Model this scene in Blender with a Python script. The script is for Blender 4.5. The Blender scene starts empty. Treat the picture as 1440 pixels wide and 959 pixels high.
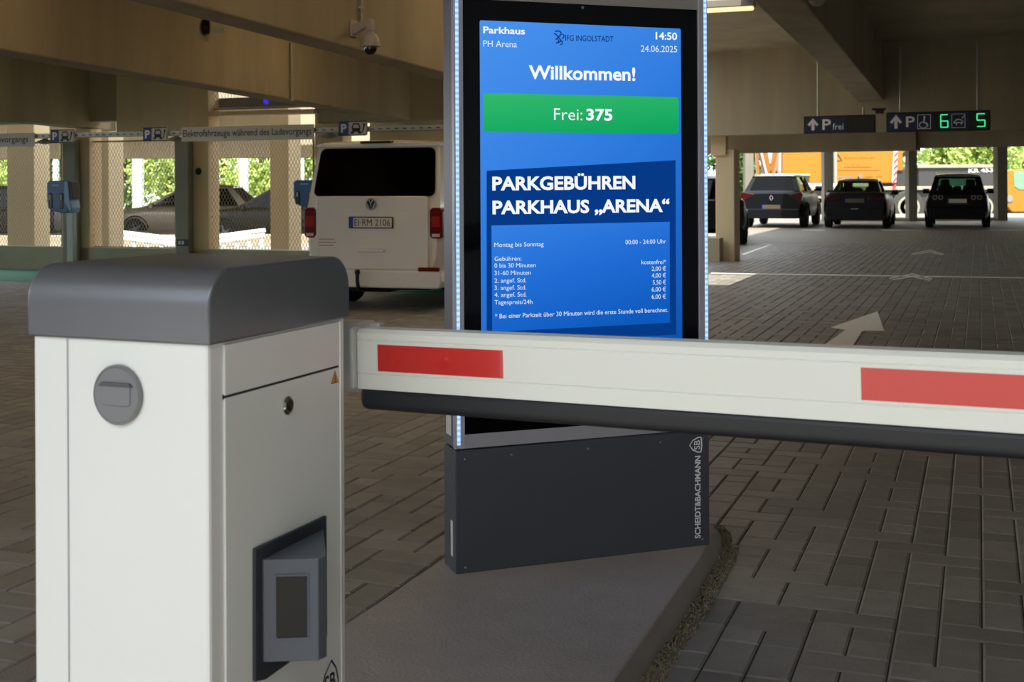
import bpy, bmesh, math, random
from math import sin, cos, radians as R, pi, atan2, sqrt
from mathutils import Vector, Matrix
random.seed(7)
SC = bpy.context.scene
COL = SC.collection

# ------------------------------------------------------------------ camera, world, sun, exposure
F, CX, HY, ROLL, H = 1750.0, 720.0, 258.0, 0.005, 1.34
cam = bpy.data.cameras.new('camera')
cam.sensor_width = 36.0
cam.lens = F / 1440 * 36
cam.shift_y = -(479.5 - HY) / 1440
cam.clip_end = 500
cam.dof.use_dof = True
cam.dof.focus_distance = 4.2
cam.dof.aperture_fstop = 9.0
co = bpy.data.objects.new('camera', cam)
co.location = (0, 0, H)
co.rotation_euler = (R(90), ROLL, 0)
COL.objects.link(co)
SC.camera = co
SC.view_settings.view_transform = 'Standard'
SC.view_settings.look = 'None'
SC.view_settings.gamma = 1
SC.view_settings.use_curve_mapping = False
SC.view_settings.exposure = 0.0
SKY_STRENGTH, SUN_STRENGTH = 3.1, 10.0
W = bpy.data.worlds.new('sky'); SC.world = W; W.use_nodes = True
W.node_tree.nodes['Background'].inputs[0].default_value = (0.86, 0.93, 1.0, 1)
W.node_tree.nodes['Background'].inputs[1].default_value = SKY_STRENGTH
sun = bpy.data.lights.new('sun', 'SUN'); sun.energy = SUN_STRENGTH; sun.angle = R(0.6); sun.color = (1, .95, .86)
so = bpy.data.objects.new('sun', sun); COL.objects.link(so)
SUN_AZ, SUN_EL = R(14), R(57)     # travels towards +Y, a little to the right
sd = Vector((sin(SUN_AZ)*cos(SUN_EL), cos(SUN_AZ)*cos(SUN_EL), -sin(SUN_EL)))
so.rotation_euler = sd.to_track_quat('-Z', 'Y').to_euler()
so.location = (-5, -20, 30)

# ------------------------------------------------------------------ geometry of the place
A_ANG = R(20.6)                                  # direction of the driving aisle (v), u is to its right
AV = Vector((sin(A_ANG), cos(A_ANG))); RV = Vector((cos(A_ANG), -sin(A_ANG)))
def uv2xy(u, v): return (RV.x*u + AV.x*v, RV.y*u + AV.y*v)
def xy2uv(x, y): return (RV.x*x + RV.y*y, AV.x*x + AV.y*y)
def ray(px, py):
    du, dv = px - CX, py - HY
    return ((du - ROLL*dv)/F, -(dv + ROLL*du)/F)
def at(px, py, Y):
    a, b = ray(px, py); return Vector((a*Y, Y, H + b*Y))
def ground(px, py, z=0.0):
    a, b = ray(px, py); Y = (z - H)/b; return Vector((a*Y, Y, z))
class Frame:
    """upright local frame: origin, x axis turned by ang about z"""
    def __init__(s, o, ang):
        s.o = Vector(o); s.ang = ang
        s.x = Vector((cos(ang), sin(ang), 0)); s.y = Vector((-sin(ang), cos(ang), 0))
    def loc(s, p):
        d = Vector(p) - s.o; return Vector((d.dot(s.x), d.dot(s.y), d.z))
    def hit_y(s, px, py, y=0.0):            # pixel -> (x, z) on the plane local y = const
        a, b = ray(px, py); d = Vector((a, 1, b)); c = Vector((0, 0, H))
        t = (y - (c - s.o).dot(s.y)) / d.dot(s.y); p = s.loc(c + d*t); return (p.x, p.z)
    def hit_x(s, px, py, x=0.0):            # pixel -> (y, z) on the plane local x = const
        a, b = ray(px, py); d = Vector((a, 1, b)); c = Vector((0, 0, H))
        t = (x - (c - s.o).dot(s.x)) / d.dot(s.x); p = s.loc(c + d*t); return (p.y, p.z)

# ------------------------------------------------------------------ materials
def lin(c):
    if isinstance(c, str):
        c = [int(c[i:i+2], 16)/255 for i in (0, 2, 4)]
    return tuple((x/12.92 if x <= .04045 else ((x+.055)/1.055)**2.4) for x in c) + (1,)
MATS = {}
def mat(name, col, rough=.6, metal=0, noise=0, nscale=8, bump=0, bscale=60, island=0, streak=False, coat=0, spec=.5):
    if name in MATS: return MATS[name]
    m = bpy.data.materials.new(name); m.use_nodes = True; MATS[name] = m
    nt = m.node_tree; b = nt.nodes['Principled BSDF']
    c = lin(col)
    b.inputs['Base Color'].default_value = c
    b.inputs['Roughness'].default_value = rough
    b.inputs['Metallic'].default_value = metal
    b.inputs['Specular IOR Level'].default_value = spec
    b.inputs['Coat Weight'].default_value = coat
    b.inputs['Coat Roughness'].default_value = .05
    N = nt.nodes.new; L = nt.links.new
    src = None
    tc = N('ShaderNodeTexCoord')
    if noise:
        mp = N('ShaderNodeMapping'); L(tc.outputs['Object'], mp.inputs[0])
        if streak: mp.inputs['Scale'].default_value = (1, 1, .12)
        n = N('ShaderNodeTexNoise'); n.inputs['Scale'].default_value = nscale; n.inputs['Detail'].default_value = 5
        n.inputs['Roughness'].default_value = .65
        L(mp.outputs[0], n.inputs['Vector'])
        r = N('ShaderNodeMapRange'); r.inputs[1].default_value = .25; r.inputs[2].default_value = .75
        r.inputs[3].default_value = 1 - noise; r.inputs[4].default_value = 1 + noise
        L(n.outputs[0], r.inputs[0]); src = r.outputs[0]
    if island:
        g = N('ShaderNodeNewGeometry'); r2 = N('ShaderNodeMapRange')
        r2.inputs[3].default_value = 1 - island; r2.inputs[4].default_value = 1 + island
        L(g.outputs['Random Per Island'], r2.inputs[0])
        if src:
            mm = N('ShaderNodeMath'); mm.operation = 'MULTIPLY'; L(src, mm.inputs[0]); L(r2.outputs[0], mm.inputs[1]); src = mm.outputs[0]
        else: src = r2.outputs[0]
    if src:
        v = N('ShaderNodeVectorMath'); v.operation = 'SCALE'; v.inputs[0].default_value = c[:3]
        L(src, v.inputs['Scale']); L(v.outputs[0], b.inputs['Base Color'])
    if bump:
        n2 = N('ShaderNodeTexNoise'); n2.inputs['Scale'].default_value = bscale; n2.inputs['Detail'].default_value = 4
        L(tc.outputs['Object'], n2.inputs['Vector'])
        bp = N('ShaderNodeBump'); bp.inputs['Strength'].default_value = bump; bp.inputs['Distance'].default_value = .01
        L(n2.outputs[0], bp.inputs['Height']); L(bp.outputs[0], b.inputs['Normal'])
    return m
def emit(name, col, s=1.0):
    if name in MATS: return MATS[name]
    m = bpy.data.materials.new(name); m.use_nodes = True; MATS[name] = m
    nt = m.node_tree; nt.nodes.clear()
    e = nt.nodes.new('ShaderNodeEmission'); o = nt.nodes.new('ShaderNodeOutputMaterial')
    e.inputs[0].default_value = lin(col); e.inputs[1].default_value = s
    nt.links.new(e.outputs[0], o.inputs[0]); return m
def emit_grad(name, c0, c1, c2):
    """screen picture: a blue ramp from top left to bottom right (Generated coordinates)"""
    m = emit(name, c0); nt = m.node_tree; e = [n for n in nt.nodes if n.type == 'EMISSION'][0]
    tc = nt.nodes.new('ShaderNodeTexCoord'); sp = nt.nodes.new('ShaderNodeSeparateXYZ')
    nt.links.new(tc.outputs['Generated'], sp.inputs[0])
    a = nt.nodes.new('ShaderNodeMath'); a.operation = 'MULTIPLY_ADD'; a.inputs[1].default_value = -.75; a.inputs[2].default_value = .75
    nt.links.new(sp.outputs[2], a.inputs[0])
    b = nt.nodes.new('ShaderNodeMath'); b.operation = 'MULTIPLY_ADD'; b.inputs[1].default_value = .35
    nt.links.new(sp.outputs[0], b.inputs[0]); nt.links.new(a.outputs[0], b.inputs[2])
    cr = nt.nodes.new('ShaderNodeValToRGB'); cr.color_ramp.elements[0].color = lin(c0); cr.color_ramp.elements[1].color = lin(c2)
    el = cr.color_ramp.elements.new(.5); el.color = lin(c1)
    nt.links.new(b.outputs[0], cr.inputs[0]); nt.links.new(cr.outputs[0], e.inputs[0]); return m
def glass(name, col, tint=.5, rough=.02):
    """window glass: partly see-through, glossy"""
    if name in MATS: return MATS[name]
    m = bpy.data.materials.new(name); m.use_nodes = True; MATS[name] = m
    nt = m.node_tree; nt.nodes.clear(); N = nt.nodes.new; L = nt.links.new
    o = N('ShaderNodeOutputMaterial'); t = N('ShaderNodeBsdfTransparent'); g = N('ShaderNodeBsdfGlossy'); mx = N('ShaderNodeMixShader')
    lw = N('ShaderNodeLayerWeight'); pw = N('ShaderNodeMath'); pw.operation = 'POWER'; pw.inputs[1].default_value = 4.5; L(lw.outputs['Facing'], pw.inputs[0]); fr = N('ShaderNodeMath'); fr.operation = 'MULTIPLY_ADD'; fr.inputs[1].default_value = .7; fr.inputs[2].default_value = .02; L(pw.outputs[0], fr.inputs[0])
    c = lin(col); t.inputs[0].default_value = tuple(x*tint for x in c[:3]) + (1,)
    g.inputs['Roughness'].default_value = rough
    L(fr.outputs[0], mx.inputs[0]); L(t.outputs[0], mx.inputs[1]); L(g.outputs[0], mx.inputs[2]); L(mx.outputs[0], o.inputs[0])
    return m

CONC = mat('concrete', 'a89b80', .85, noise=.22, nscale=1.3, bump=.15, bscale=25, streak=True)
CONC_PALE = mat('pale_concrete', 'd8c4a0', .85, noise=.12, nscale=1.6, bump=.1, bscale=25, streak=True)
CONC_GREY = mat('grey_concrete', 'a09a88', .85, noise=.18, nscale=1.1, bump=.12, bscale=25)
BOUNCE_GREY = mat('bounce_grey', 'bcbdc0', .85, noise=.12, nscale=1.1)  # grey of the unseen light-blocking walls, neutral for bounced light
ISLAND = mat('island_concrete', 'a59c95', .8, noise=.14, nscale=3, bump=.2, bscale=90)
PAVER = mat('paver_stone', '86817a', .52, noise=.15, nscale=9, bump=.25, bscale=140, island=.2)
JOINT = mat('joint_sand', '353027', .95, noise=.3, nscale=60)
GREYSTEEL = mat('grey_steel', '8a8876', .55, noise=.06, nscale=4)
GALV = mat('galvanised_steel', 'b4b4a8', .45, metal=.5, noise=.1, nscale=20)
WHITE = mat('white_powder_coat', 'ecefec', .32, noise=.015, nscale=3)
WHITEARM = mat('white_lacquer', 'eceee6', .35)
ANTHR = mat('anthracite_powder_coat', '4a4e55', .42, noise=.04, nscale=6, bump=.03, bscale=400)
CAPGREY = mat('grey_lacquer', '777a80', .34, metal=.5, noise=.03, nscale=5)
DISC = mat('grey_plastic', '7e8083', .4)
RUBBER = mat('black_rubber', '23252a', .5)
BLACK = mat('black_plastic', '08090c', .35)
BLACKGLASS = mat('black_glass', '020308', .06, spec=.25)
ALU = mat('aluminium', 'bcb8c6', .38, metal=.2)
ALUBR = mat('bright_aluminium', 'dedbe6', .25, metal=.4)
RED = mat('red_reflective_film', 'd41f1a', .22, coat=.9)
CHROME = mat('chrome', 'd8d8d0', .12, metal=1)
PAINTW = mat('white_road_paint', 'f2efe6', .7, noise=.12, nscale=20)
PAINTG = mat('green_road_paint', '2f8f6c', .7, noise=.1, nscale=6)
SIGNW = mat('white_sign_sheet', 'd9d7cc', .5)
SIGNB = mat('blue_sign_sheet', '1d4e8e', .5)
INK = mat('black_print', '202022', .6)
WPRINT = mat('white_print', 'ffffff', .5)
YELLOW = mat('yellow_lacquer', '9c6b15', .5, noise=.03, nscale=2)
YEL2 = mat('orange_yellow_lacquer', '8f5a14', .45)
CRGREY = mat('crane_grey', '3a3937', .55)
PALEL = mat('pale_lacquer', '94907e', .5)
TYRE = mat('tyre_rubber', '151515', .8)
RIM = mat('alloy_rim', '8e9092', .35, metal=.7)
REDLENS = mat('red_lens', '6e070b', .2, spec=.3)
BRAKER = mat('dark_red_lens', '3a0507', .2, spec=.3)
BARK = mat('bark', '5a4a3a', .9, noise=.3, nscale=12)

# ------------------------------------------------------------------ mesh helpers
class MB:
    def __init__(s): s.v = []; s.f = []; s.mi = []
    def add(s, vs, fs, m=0):
        k = len(s.v); s.v += [tuple(p) for p in vs]; s.f += [tuple(i + k for i in f) for f in fs]; s.mi += [m]*len(fs); return s
    def hexa(s, p, m=0):      # p: 4 bottom (ccw) + 4 top
        return s.add(p, [(3,2,1,0),(4,5,6,7),(0,1,5,4),(1,2,6,5),(2,3,7,6),(3,0,4,7)], m)
    def box(s, x0, x1, y0, y1, z0, z1, m=0):
        return s.hexa([(x0,y0,z0),(x1,y0,z0),(x1,y1,z0),(x0,y1,z0),(x0,y0,z1),(x1,y0,z1),(x1,y1,z1),(x0,y1,z1)], m)
    def bar(s, p0, p1, w, h, m=0):          # square bar between two points
        p0, p1 = Vector(p0), Vector(p1); d = (p1-p0).normalized()
        up = Vector((0,0,1)) if abs(d.z) < .95 else Vector((0,1,0))
        a = d.cross(up).normalized()*w/2; b = a.cross(d).normalized()*h/2
        return s.hexa([p0-a-b, p0+a-b, p1+a-b, p1-a-b, p0-a+b, p0+a+b, p1+a+b, p1-a+b], m)
    def tube(s, pts, r, n=10, m=0, caps=True):
        pts = [Vector(p) for p in pts]; k = len(s.v)
        for i, p in enumerate(pts):
            d = (pts[min(i+1, len(pts)-1)] - pts[max(i-1, 0)]).normalized()
            up = Vector((0,0,1)) if abs(d.z) < .9 else Vector((0,1,0))
            a = d.cross(up).normalized(); b = d.cross(a).normalized()
            rr = r[i] if isinstance(r, (list, tuple)) else r
            s.v += [tuple(p + a*rr*cos(2*pi*j/n) + b*rr*sin(2*pi*j/n)) for j in range(n)]
        for i in range(len(pts)-1):
            for j in range(n):
                s.f.append((k+i*n+j, k+i*n+(j+1) % n, k+(i+1)*n+(j+1) % n, k+(i+1)*n+j)); s.mi.append(m)
        if caps:
            s.f.append(tuple(k+j for j in reversed(range(n)))); s.mi.append(m)
            e = k+(len(pts)-1)*n; s.f.append(tuple(e+j for j in range(n))); s.mi.append(m)
        return s
    def lathe(s, prof, n=24, c=(0,0,0), axis='z', m=0):     # prof: (r, h) list
        k = len(s.v); c = Vector(c)
        for r, h in prof:
            for j in range(n):
                a, b = r*cos(2*pi*j/n), r*sin(2*pi*j/n)
                q = {'z': (a,b,h), 'x': (h,a,b), 'y': (b,h,a)}[axis]
                s.v.append(tuple(c + Vector(q)))
        for i in range(len(prof)-1):
            for j in range(n):
                s.f.append((k+i*n+j, k+i*n+(j+1) % n, k+(i+1)*n+(j+1) % n, k+(i+1)*n+j)); s.mi.append(m)
        s.f.append(tuple(k+j for j in reversed(range(n)))); s.mi.append(m)
        e = k+(len(prof)-1)*n; s.f.append(tuple(e+j for j in range(n))); s.mi.append(m)
        return s
    def prism(s, poly, h0, h1, axis='z', m=0):  # poly in the two other axes (x,y) / (x,z) for axis y / (y,z) for axis x
        n = len(poly); k = len(s.v)
        for h in (h0, h1):
            for a, b in poly:
                s.v.append({'z': (a,b,h), 'y': (a,h,b), 'x': (h,a,b)}[axis])
        s.f.append(tuple(k+i for i in reversed(range(n)))); s.f.append(tuple(k+n+i for i in range(n)))
        for i in range(n): s.f.append((k+i, k+(i+1) % n, k+n+(i+1) % n, k+n+i))
        s.mi += [m]*(n+2); return s
    def loft(s, rings, m=0, closed=True, caps=True):
        k = len(s.v); n = len(rings[0])
        for r in rings: s.v += [tuple(p) for p in r]
        for i in range(len(rings)-1):
            for j in range(n if closed else n-1):
                s.f.append((k+i*n+j, k+i*n+(j+1) % n, k+(i+1)*n+(j+1) % n, k+(i+1)*n+j)); s.mi.append(m)
        if caps:
            s.f.append(tuple(k+j for j in reversed(range(n)))); e = k+(len(rings)-1)*n
            s.f.append(tuple(e+j for j in range(n))); s.mi += [m, m]
        return s
    def build(s, name, mats, parent=None, bevel=0, seg=2, smooth=None, fix=True):
        me = bpy.data.meshes.new(name); me.from_pydata(s.v, [], s.f)
        for mm in (mats if isinstance(mats, (list, tuple)) else [mats]): me.materials.append(mm)
        for p, i in zip(me.polygons, s.mi): p.material_index = i
        if fix:
            bm = bmesh.new(); bm.from_mesh(me); bmesh.ops.recalc_face_normals(bm, faces=bm.faces); bm.to_mesh(me); bm.free()
        me.validate(); me.update()
        if smooth is not None:
            for p in me.polygons: p.use_smooth = True
            me.set_sharp_from_angle(angle=R(smooth))
        o = bpy.data.objects.new(name, me); COL.objects.link(o)
        if parent: o.parent = parent
        if bevel:
            b = o.modifiers.new('bevel', 'BEVEL'); b.width = bevel; b.segments = seg; b.limit_method = 'ANGLE'; b.angle_limit = R(40)
        return o
def tag(o, label, cat=None, group=None, kind=None):
    if label: o['label'] = label
    if cat: o['category'] = cat
    if group: o['group'] = group
    if kind: o['kind'] = kind
    return o
def struct(o, label=None):
    o['kind'] = 'structure'
    if label: o['label'] = label
    return o
def thing(name, label, cat, loc=(0,0,0), rotz=0, group=None):
    o = bpy.data.objects.new(name, None); COL.objects.link(o); o.empty_display_size = .1
    o.location = loc; o.rotation_euler = (0, 0, rotz); return tag(o, label, cat, group)
def rrect(x0, x1, z0, z1, r, n=5, corners=(1,1,1,1)):   # rounded rectangle, corners: bl, br, tr, tl
    out = []
    for (cx_, cz_, a0, on, X, Z) in ((x0+r, z0+r, 180, corners[0], x0, z0), (x1-r, z0+r, 270, corners[1], x1, z0),
                              (x1-r, z1-r, 0, corners[2], x1, z1), (x0+r, z1-r, 90, corners[3], x0, z1)):
        if on: out += [(cx_ + r*cos(R(a0+90*i/n)), cz_ + r*sin(R(a0+90*i/n))) for i in range(n+1)]
        else: out.append((X, Z))
    return out
# ---- lettering
_tc = {}
def glyphs(txt, bold=0.0):
    k = (txt, bold)
    if k not in _tc:
        cu = bpy.data.curves.new('letters', 'FONT'); cu.body = txt; cu.size = 1; cu.offset = bold; cu.resolution_u = 3
        o = bpy.data.objects.new('letters', cu); COL.objects.link(o)
        dg = bpy.context.evaluated_depsgraph_get(); dg.update()
        me = bpy.data.meshes.new_from_object(o.evaluated_get(dg))
        vs = [(v.co.x, v.co.y) for v in me.vertices]; fs = [tuple(p.vertices) for p in me.polygons]
        bpy.data.objects.remove(o); bpy.data.curves.remove(cu); bpy.data.meshes.remove(me)
        _tc[k] = (vs, fs)
    return _tc[k]
CAPH = None
def cap_h(bold):
    vs, _ = glyphs('H', bold); return min(y for x, y in vs), max(y for x, y in vs)
def letter(name, txt, p0, p1, cap, m, parent, place, bold=0.0, up='z', label=None):
    """txt set on the baseline p0-p1 (face coordinates), cap = capital height; place maps (a, b) of the face to local 3-D"""
    vs, fs = glyphs(txt, bold); y0, y1 = cap_h(bold)
    x0 = min(v[0] for v in vs); x1 = max(v[0] for v in vs)
    p0, p1 = Vector(p0), Vector(p1); d = p1 - p0
    n = Vector((0, 1)) if up == 'z' else Vector((-d.y, d.x)).normalized()
    mb = MB()
    mb.add([place(*(p0 + d*((x-x0)/(x1-x0)) + n*(cap*(y-y0)/(y1-y0)))) for x, y in vs], fs)
    o = mb.build(name, m, parent, fix=False)
    if label: o['label'] = label
    return o
def ribbon(mb, pts, w, place):
    """flat stroke of width w along pts in face coordinates"""
    P = [Vector(p) for p in pts]; L_, R_ = [], []
    for i, p in enumerate(P):
        d = (P[min(i+1, len(P)-1)] - P[max(i-1, 0)])
        if d.length == 0: d = Vector((1, 0))
        d.normalize(); n = Vector((-d.y, d.x))*w/2; L_.append(p+n); R_.append(p-n)
    k = len(P)
    mb.add([place(*q) for q in L_ + R_], [(i, i+1, k+i+1, k+i) for i in range(k-1)])
def poly(mb, pts, place):
    mb.add([place(*q) for q in pts], [tuple(range(len(pts)))])

# ================================================================== THE SETTING
# floor: paving stones in a loose bond of 12 cm units, laid along the aisle
def make_floor():
    U = .121; g = .0022; ch = .0065
    verts, faces, mi = [], [], []
    def quad(ps, m=0):
        k = len(verts); verts.extend(ps); faces.append((k, k+1, k+2, k+3)); mi.append(m)
    I0, I1, J0, J1 = -140, 110, 20, 245      # u and v cells
    used = set(); rnd = random.Random(3)
    for j in range(J0, J1):
        for i in range(I0, I1):
            if (i, j) in used: continue
            x, y = uv2xy((i+.5)*U, (j+.5)*U)
            if y < 2.6 or y > 27 or abs(x) > .43*y + 2.0: continue
            r = rnd.random(); w, h = 1, 1
            if r < .40 and (i+1, j) not in used: w = 2
            elif r < .68: h = 2
            for a in range(w):
                for b in range(h): used.add((i+a, j+b))
            u0, u1, v0, v1 = i*U+g, (i+w)*U-g, j*U+g*.7, (j+h)*U-g*.7
            o = [(*uv2xy(u0, v0), -.005), (*uv2xy(u1, v0), -.005), (*uv2xy(u1, v1), -.005), (*uv2xy(u0, v1), -.005)]
            dz = rnd.uniform(-.0008, .0008)
            t = [(*uv2xy(u0+ch, v0+ch), dz), (*uv2xy(u1-ch, v0+ch), dz), (*uv2xy(u1-ch, v1-ch), dz), (*uv2xy(u0+ch, v1-ch), dz)]
            k = len(verts); verts.extend(o + t)
            faces.extend([(k+4,k+5,k+6,k+7), (k,k+1,k+5,k+4), (k+1,k+2,k+6,k+5), (k+2,k+3,k+7,k+6), (k+3,k,k+4,k+7)]); mi.extend([0]*5)
    # bedding under the stones; the plain field beyond
    quad([(-40,1.1,-.006),(40,1.1,-.006),(40,43.4,-.006),(-40,43.4,-.006)], 1)
    quad([(-40,26.6,-.002),(40,26.6,-.002),(40,43.5,-.002),(-40,43.5,-.002)], 2)
    me = bpy.data.meshes.new('floor'); me.from_pydata(verts, [], faces)
    for m in (PAVER, JOINT, PAVEFAR): me.materials.append(m)
    me.polygons.foreach_set('material_index', mi); me.update()
    o = bpy.data.objects.new('floor', me); COL.objects.link(o); struct(o, 'dark grey paving stone floor of the car park')
def brick_mat():
    m = mat('paver_field', '8b8374', .6); nt = m.node_tree; b = nt.nodes['Principled BSDF']
    tc = nt.nodes.new('ShaderNodeTexCoord'); mp = nt.nodes.new('ShaderNodeMapping'); br = nt.nodes.new('ShaderNodeTexBrick')
    mp.inputs['Rotation'].default_value = (0, 0, A_ANG)
    br.inputs['Scale'].default_value = 1; br.inputs['Brick Width'].default_value = .24; br.inputs['Row Height'].default_value = .12
    br.inputs['Mortar Size'].default_value = .006
    br.inputs['Color1'].default_value = lin('9a9285'); br.inputs['Color2'].default_value = lin('8c8477'); br.inputs['Mortar'].default_value = lin('3a352c')
    nt.links.new(tc.outputs['Object'], mp.inputs[0]); nt.links.new(mp.outputs[0], br.inputs[0]); nt.links.new(br.outputs[0], b.inputs['Base Color'])
    return m
PAVEFAR = brick_mat()
make_floor()
struct(MB().box(-90, 90, 43.5, 130, -.3, -.01).build('yard_ground', mat('bright_asphalt', '98938a', .9, noise=.1, nscale=.6)), 'pale sunlit yard beyond the car park')
struct(MB().box(-90, 90, -60, 1.2, -.3, -.004).build('forecourt_ground', mat('forecourt_concrete', '8f8c86', .9, noise=.06, nscale=.6)), 'pale forecourt before the entrance')  # unseen ground, carried up near the barrier to bounce light on it

SL = .028                               # fall of the slab and its beams along the aisle
def slab_piece(mb, u0, u1, v0, v1, zb, t=.3):
    p = [(u0,v0),(u1,v0),(u1,v1),(u0,v1)]
    mb.hexa([(*uv2xy(u,v), zb-SL*v) for u, v in p] + [(*uv2xy(u,v), zb-SL*v+t) for u, v in p])
ZS = 4.12
HU0, HU1, HV0, HV1 = -5.2, -2.77, 13.6, 15.9      # light well in the slab
mb = MB()
slab_piece(mb, -34, 26, -.9, HV0, ZS)
slab_piece(mb, 2.2, 26, -9.0, -.9, ZS)  # unseen roof piece behind the viewer, added to hold back light
slab_piece(mb, -34, HU0, HV0, HV1, ZS)
slab_piece(mb, HU1, 26, HV0, HV1, ZS)
slab_piece(mb, -34, 26, HV1, 17.0, ZS)
slab_piece(mb, -5.2, 26, 17.0, 48.5, ZS)
struct(mb.build('ceiling', CONC), 'bare concrete slab overhead')
def uv_beam(name, u0, u1, v0, v1, zb, depth, label, m=CONC):
    mb = MB(); p = [(u0,v0),(u1,v0),(u1,v1),(u0,v1)]
    mb.hexa([(*uv2xy(u,v), zb-SL*v) for u, v in p] + [(*uv2xy(u,v), ZS-SL*v+.02) for u, v in p])
    return struct(mb.build(name, m, bevel=.015), label)
def bottom_hit(px, py, zb):             # pixel -> (u, v) on the sloping beam soffit
    a, b = ray(px, py); vv = AV.x*a + AV.y
    Y = (zb - H)/(b + SL*vv); return xy2uv(a*Y, Y)
ZBL, ZBR = 2.70, 3.20
ub1 = bottom_hit(400, 42, ZBL)[0]; ub1b = bottom_hit(400, 57, ZBL)[0]
ub2 = bottom_hit(200, 104, ZBL)[0]; ub2b = bottom_hit(200, 112, ZBL)[0]; v2e = bottom_hit(586, 172, ZBL)[1]
ub3 = bottom_hit(80, 175, ZBL)[0]; ub3b = ub3 - .4; v3e = bottom_hit(160, 185, ZBL)[1]
ubr0 = bottom_hit(1216, 152, ZBR)[0]; ubr1, vre = bottom_hit(1252, 152, ZBR)
uv_beam('concrete_beam', ub1b, ub1, -1, 15.6, ZBL, 1.4, 'deep concrete beam carrying the dome camera')
uv_beam('concrete_beam', ub2b, ub2, -1, min(v2e, 16.8), ZBL, 1.4, 'second concrete beam from the kiosk, lit warm brown')
uv_beam('concrete_beam', ub3b, ub3, 2, v3e, ZBL, 1.4, 'third concrete beam at the far left')
uv_beam('concrete_beam', ubr0, ubr1, -1, vre, ZBR, .9, 'concrete beam running above the hanging display signs')

# unseen walls added to block light, leaving it open from the rear left
struct(MB().hexa([(*uv2xy(6, -9), -.01), (*uv2xy(6.3, -9), -.01), (*uv2xy(6.3, 44), -.01), (*uv2xy(6, 44), -.01), (*uv2xy(6, -9), 4.4), (*uv2xy(6.3, -9), 4.4), (*uv2xy(6.3, 44), 3.2), (*uv2xy(6, 44), 3.2)]).build('sky_block_right', BOUNCE_GREY), 'unseen wall added right of the lane to block sky light')
struct(MB().hexa([(-14, 2.3, -.01), (-13.9, 2.0, -.01), (-4.5, .0, -.01), (-4.4, .3, -.01), (-14, 2.3, 4.3), (-13.9, 2.0, 4.3), (-4.5, .0, 4.3), (-4.4, .3, 4.3)]).build('sky_block_left', BOUNCE_GREY), 'unseen wall added left of the entrance to dim the interior')  # unseen, narrows the opening so less light gets deep inside
struct(MB().box(-70, 30, -23, -20, -.1, 9).build('sky_block_street', mat('street_block', '6f6c68', .9, noise=.1, nscale=.5)), 'unseen grey block added across the street to hide the low sky')  # added beyond the entrance to keep low sky off the interior
struct(MB().box(-1.4, 6, -5.6, -5.3, -.01, 4.4).build('sky_block_back', BOUNCE_GREY), 'unseen wall added behind the viewer to block light')
# fascia wall and low beam across the aisle, with the pillar
FA = Frame(at(1000, 191, 21.0), atan2(-2.23, 4.36))
def fx(px): return FA.hit_y(px, 188)[0]
zf = FA.o.z
mb = MB().box(-9, 11, 0, .35, 0, 2.6)
o = mb.build('wall_front', CONC, bevel=.01); o.location = FA.o; o.rotation_euler.z = FA.ang; struct(o, 'tall concrete wall panel over the aisle')
FB = Frame(at(1040, 215, 21.6), atan2(-2.23, 4.36))
o = MB().box(-1.0, fx(1290)-.4, 0, .45, 0, .36).build('concrete_beam', CONC, bevel=.01); o.location = FB.o; o.rotation_euler.z = FB.ang
struct(o, 'low concrete lintel left of the step above the cars')
o = MB().box(fx(1290)-.4, 12, .12, .45, .04, .40).build('concrete_beam', CONC, bevel=.01); o.location = FB.o; o.rotation_euler.z = FB.ang
struct(o, 'low concrete lintel right of the step above the cars')
pc = ground(1020, 367)
FP = Frame((pc.x, pc.y, 0), atan2(-2.23, 4.36))
o = MB().box(-.17, .165, 0, .32, -.02, FB.o.z+.05).box(-.23, .04, -.06, .1, FB.o.z-.05, zf+.02).build('concrete_pillar', CONC_PALE, bevel=.015)
o.location = FP.o; o.rotation_euler.z = FP.ang; struct(o, 'pale concrete pillar beside the aisle')
o = MB().box(-2.2, -.02, -.25, -.05, -.02, .40).build('parapet', CONC, bevel=.01); o.location = FP.o; o.rotation_euler.z = FP.ang
struct(o, 'low concrete parapet in front of the pale pillar')

# far row of columns at the end of the aisle
def column_px(x0, x1, Y, z0, z1, m, label, depth=None):
    a = ray(x0, HY)[0]*Y; b = ray(x1, HY)[0]*Y; d = depth or (b-a)
    return struct(MB().box(a, b, Y, Y+d, z0, z1).build('concrete_column', m, bevel=.012), label)
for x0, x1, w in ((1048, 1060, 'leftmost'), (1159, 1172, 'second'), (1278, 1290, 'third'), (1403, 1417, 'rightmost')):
    column_px(x0, x1, 42.0, -.02, 3.0, mat('backlit_column', '827d70', .85, noise=.1, nscale=1.5), w + ' grey column of the far row behind the cars', .4)  # concrete darkened in its colour for the backlit look
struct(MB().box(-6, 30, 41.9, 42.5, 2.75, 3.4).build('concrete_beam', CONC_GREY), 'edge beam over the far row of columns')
for i, (x0, x1) in enumerate(((1000, 1048), (1172, 1278), (1290, 1403))):
    a = ray(x0, HY)[0]*42; b = ray(x1, HY)[0]*42
    if i: struct(MB().box(a, b, 42.15, 42.3, -.01, .1).build('kerb_strip', CONC_PALE, bevel=.01), ('', 'pale kerb between the second and third far columns', 'pale kerb between the third and rightmost far columns')[i])

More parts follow.
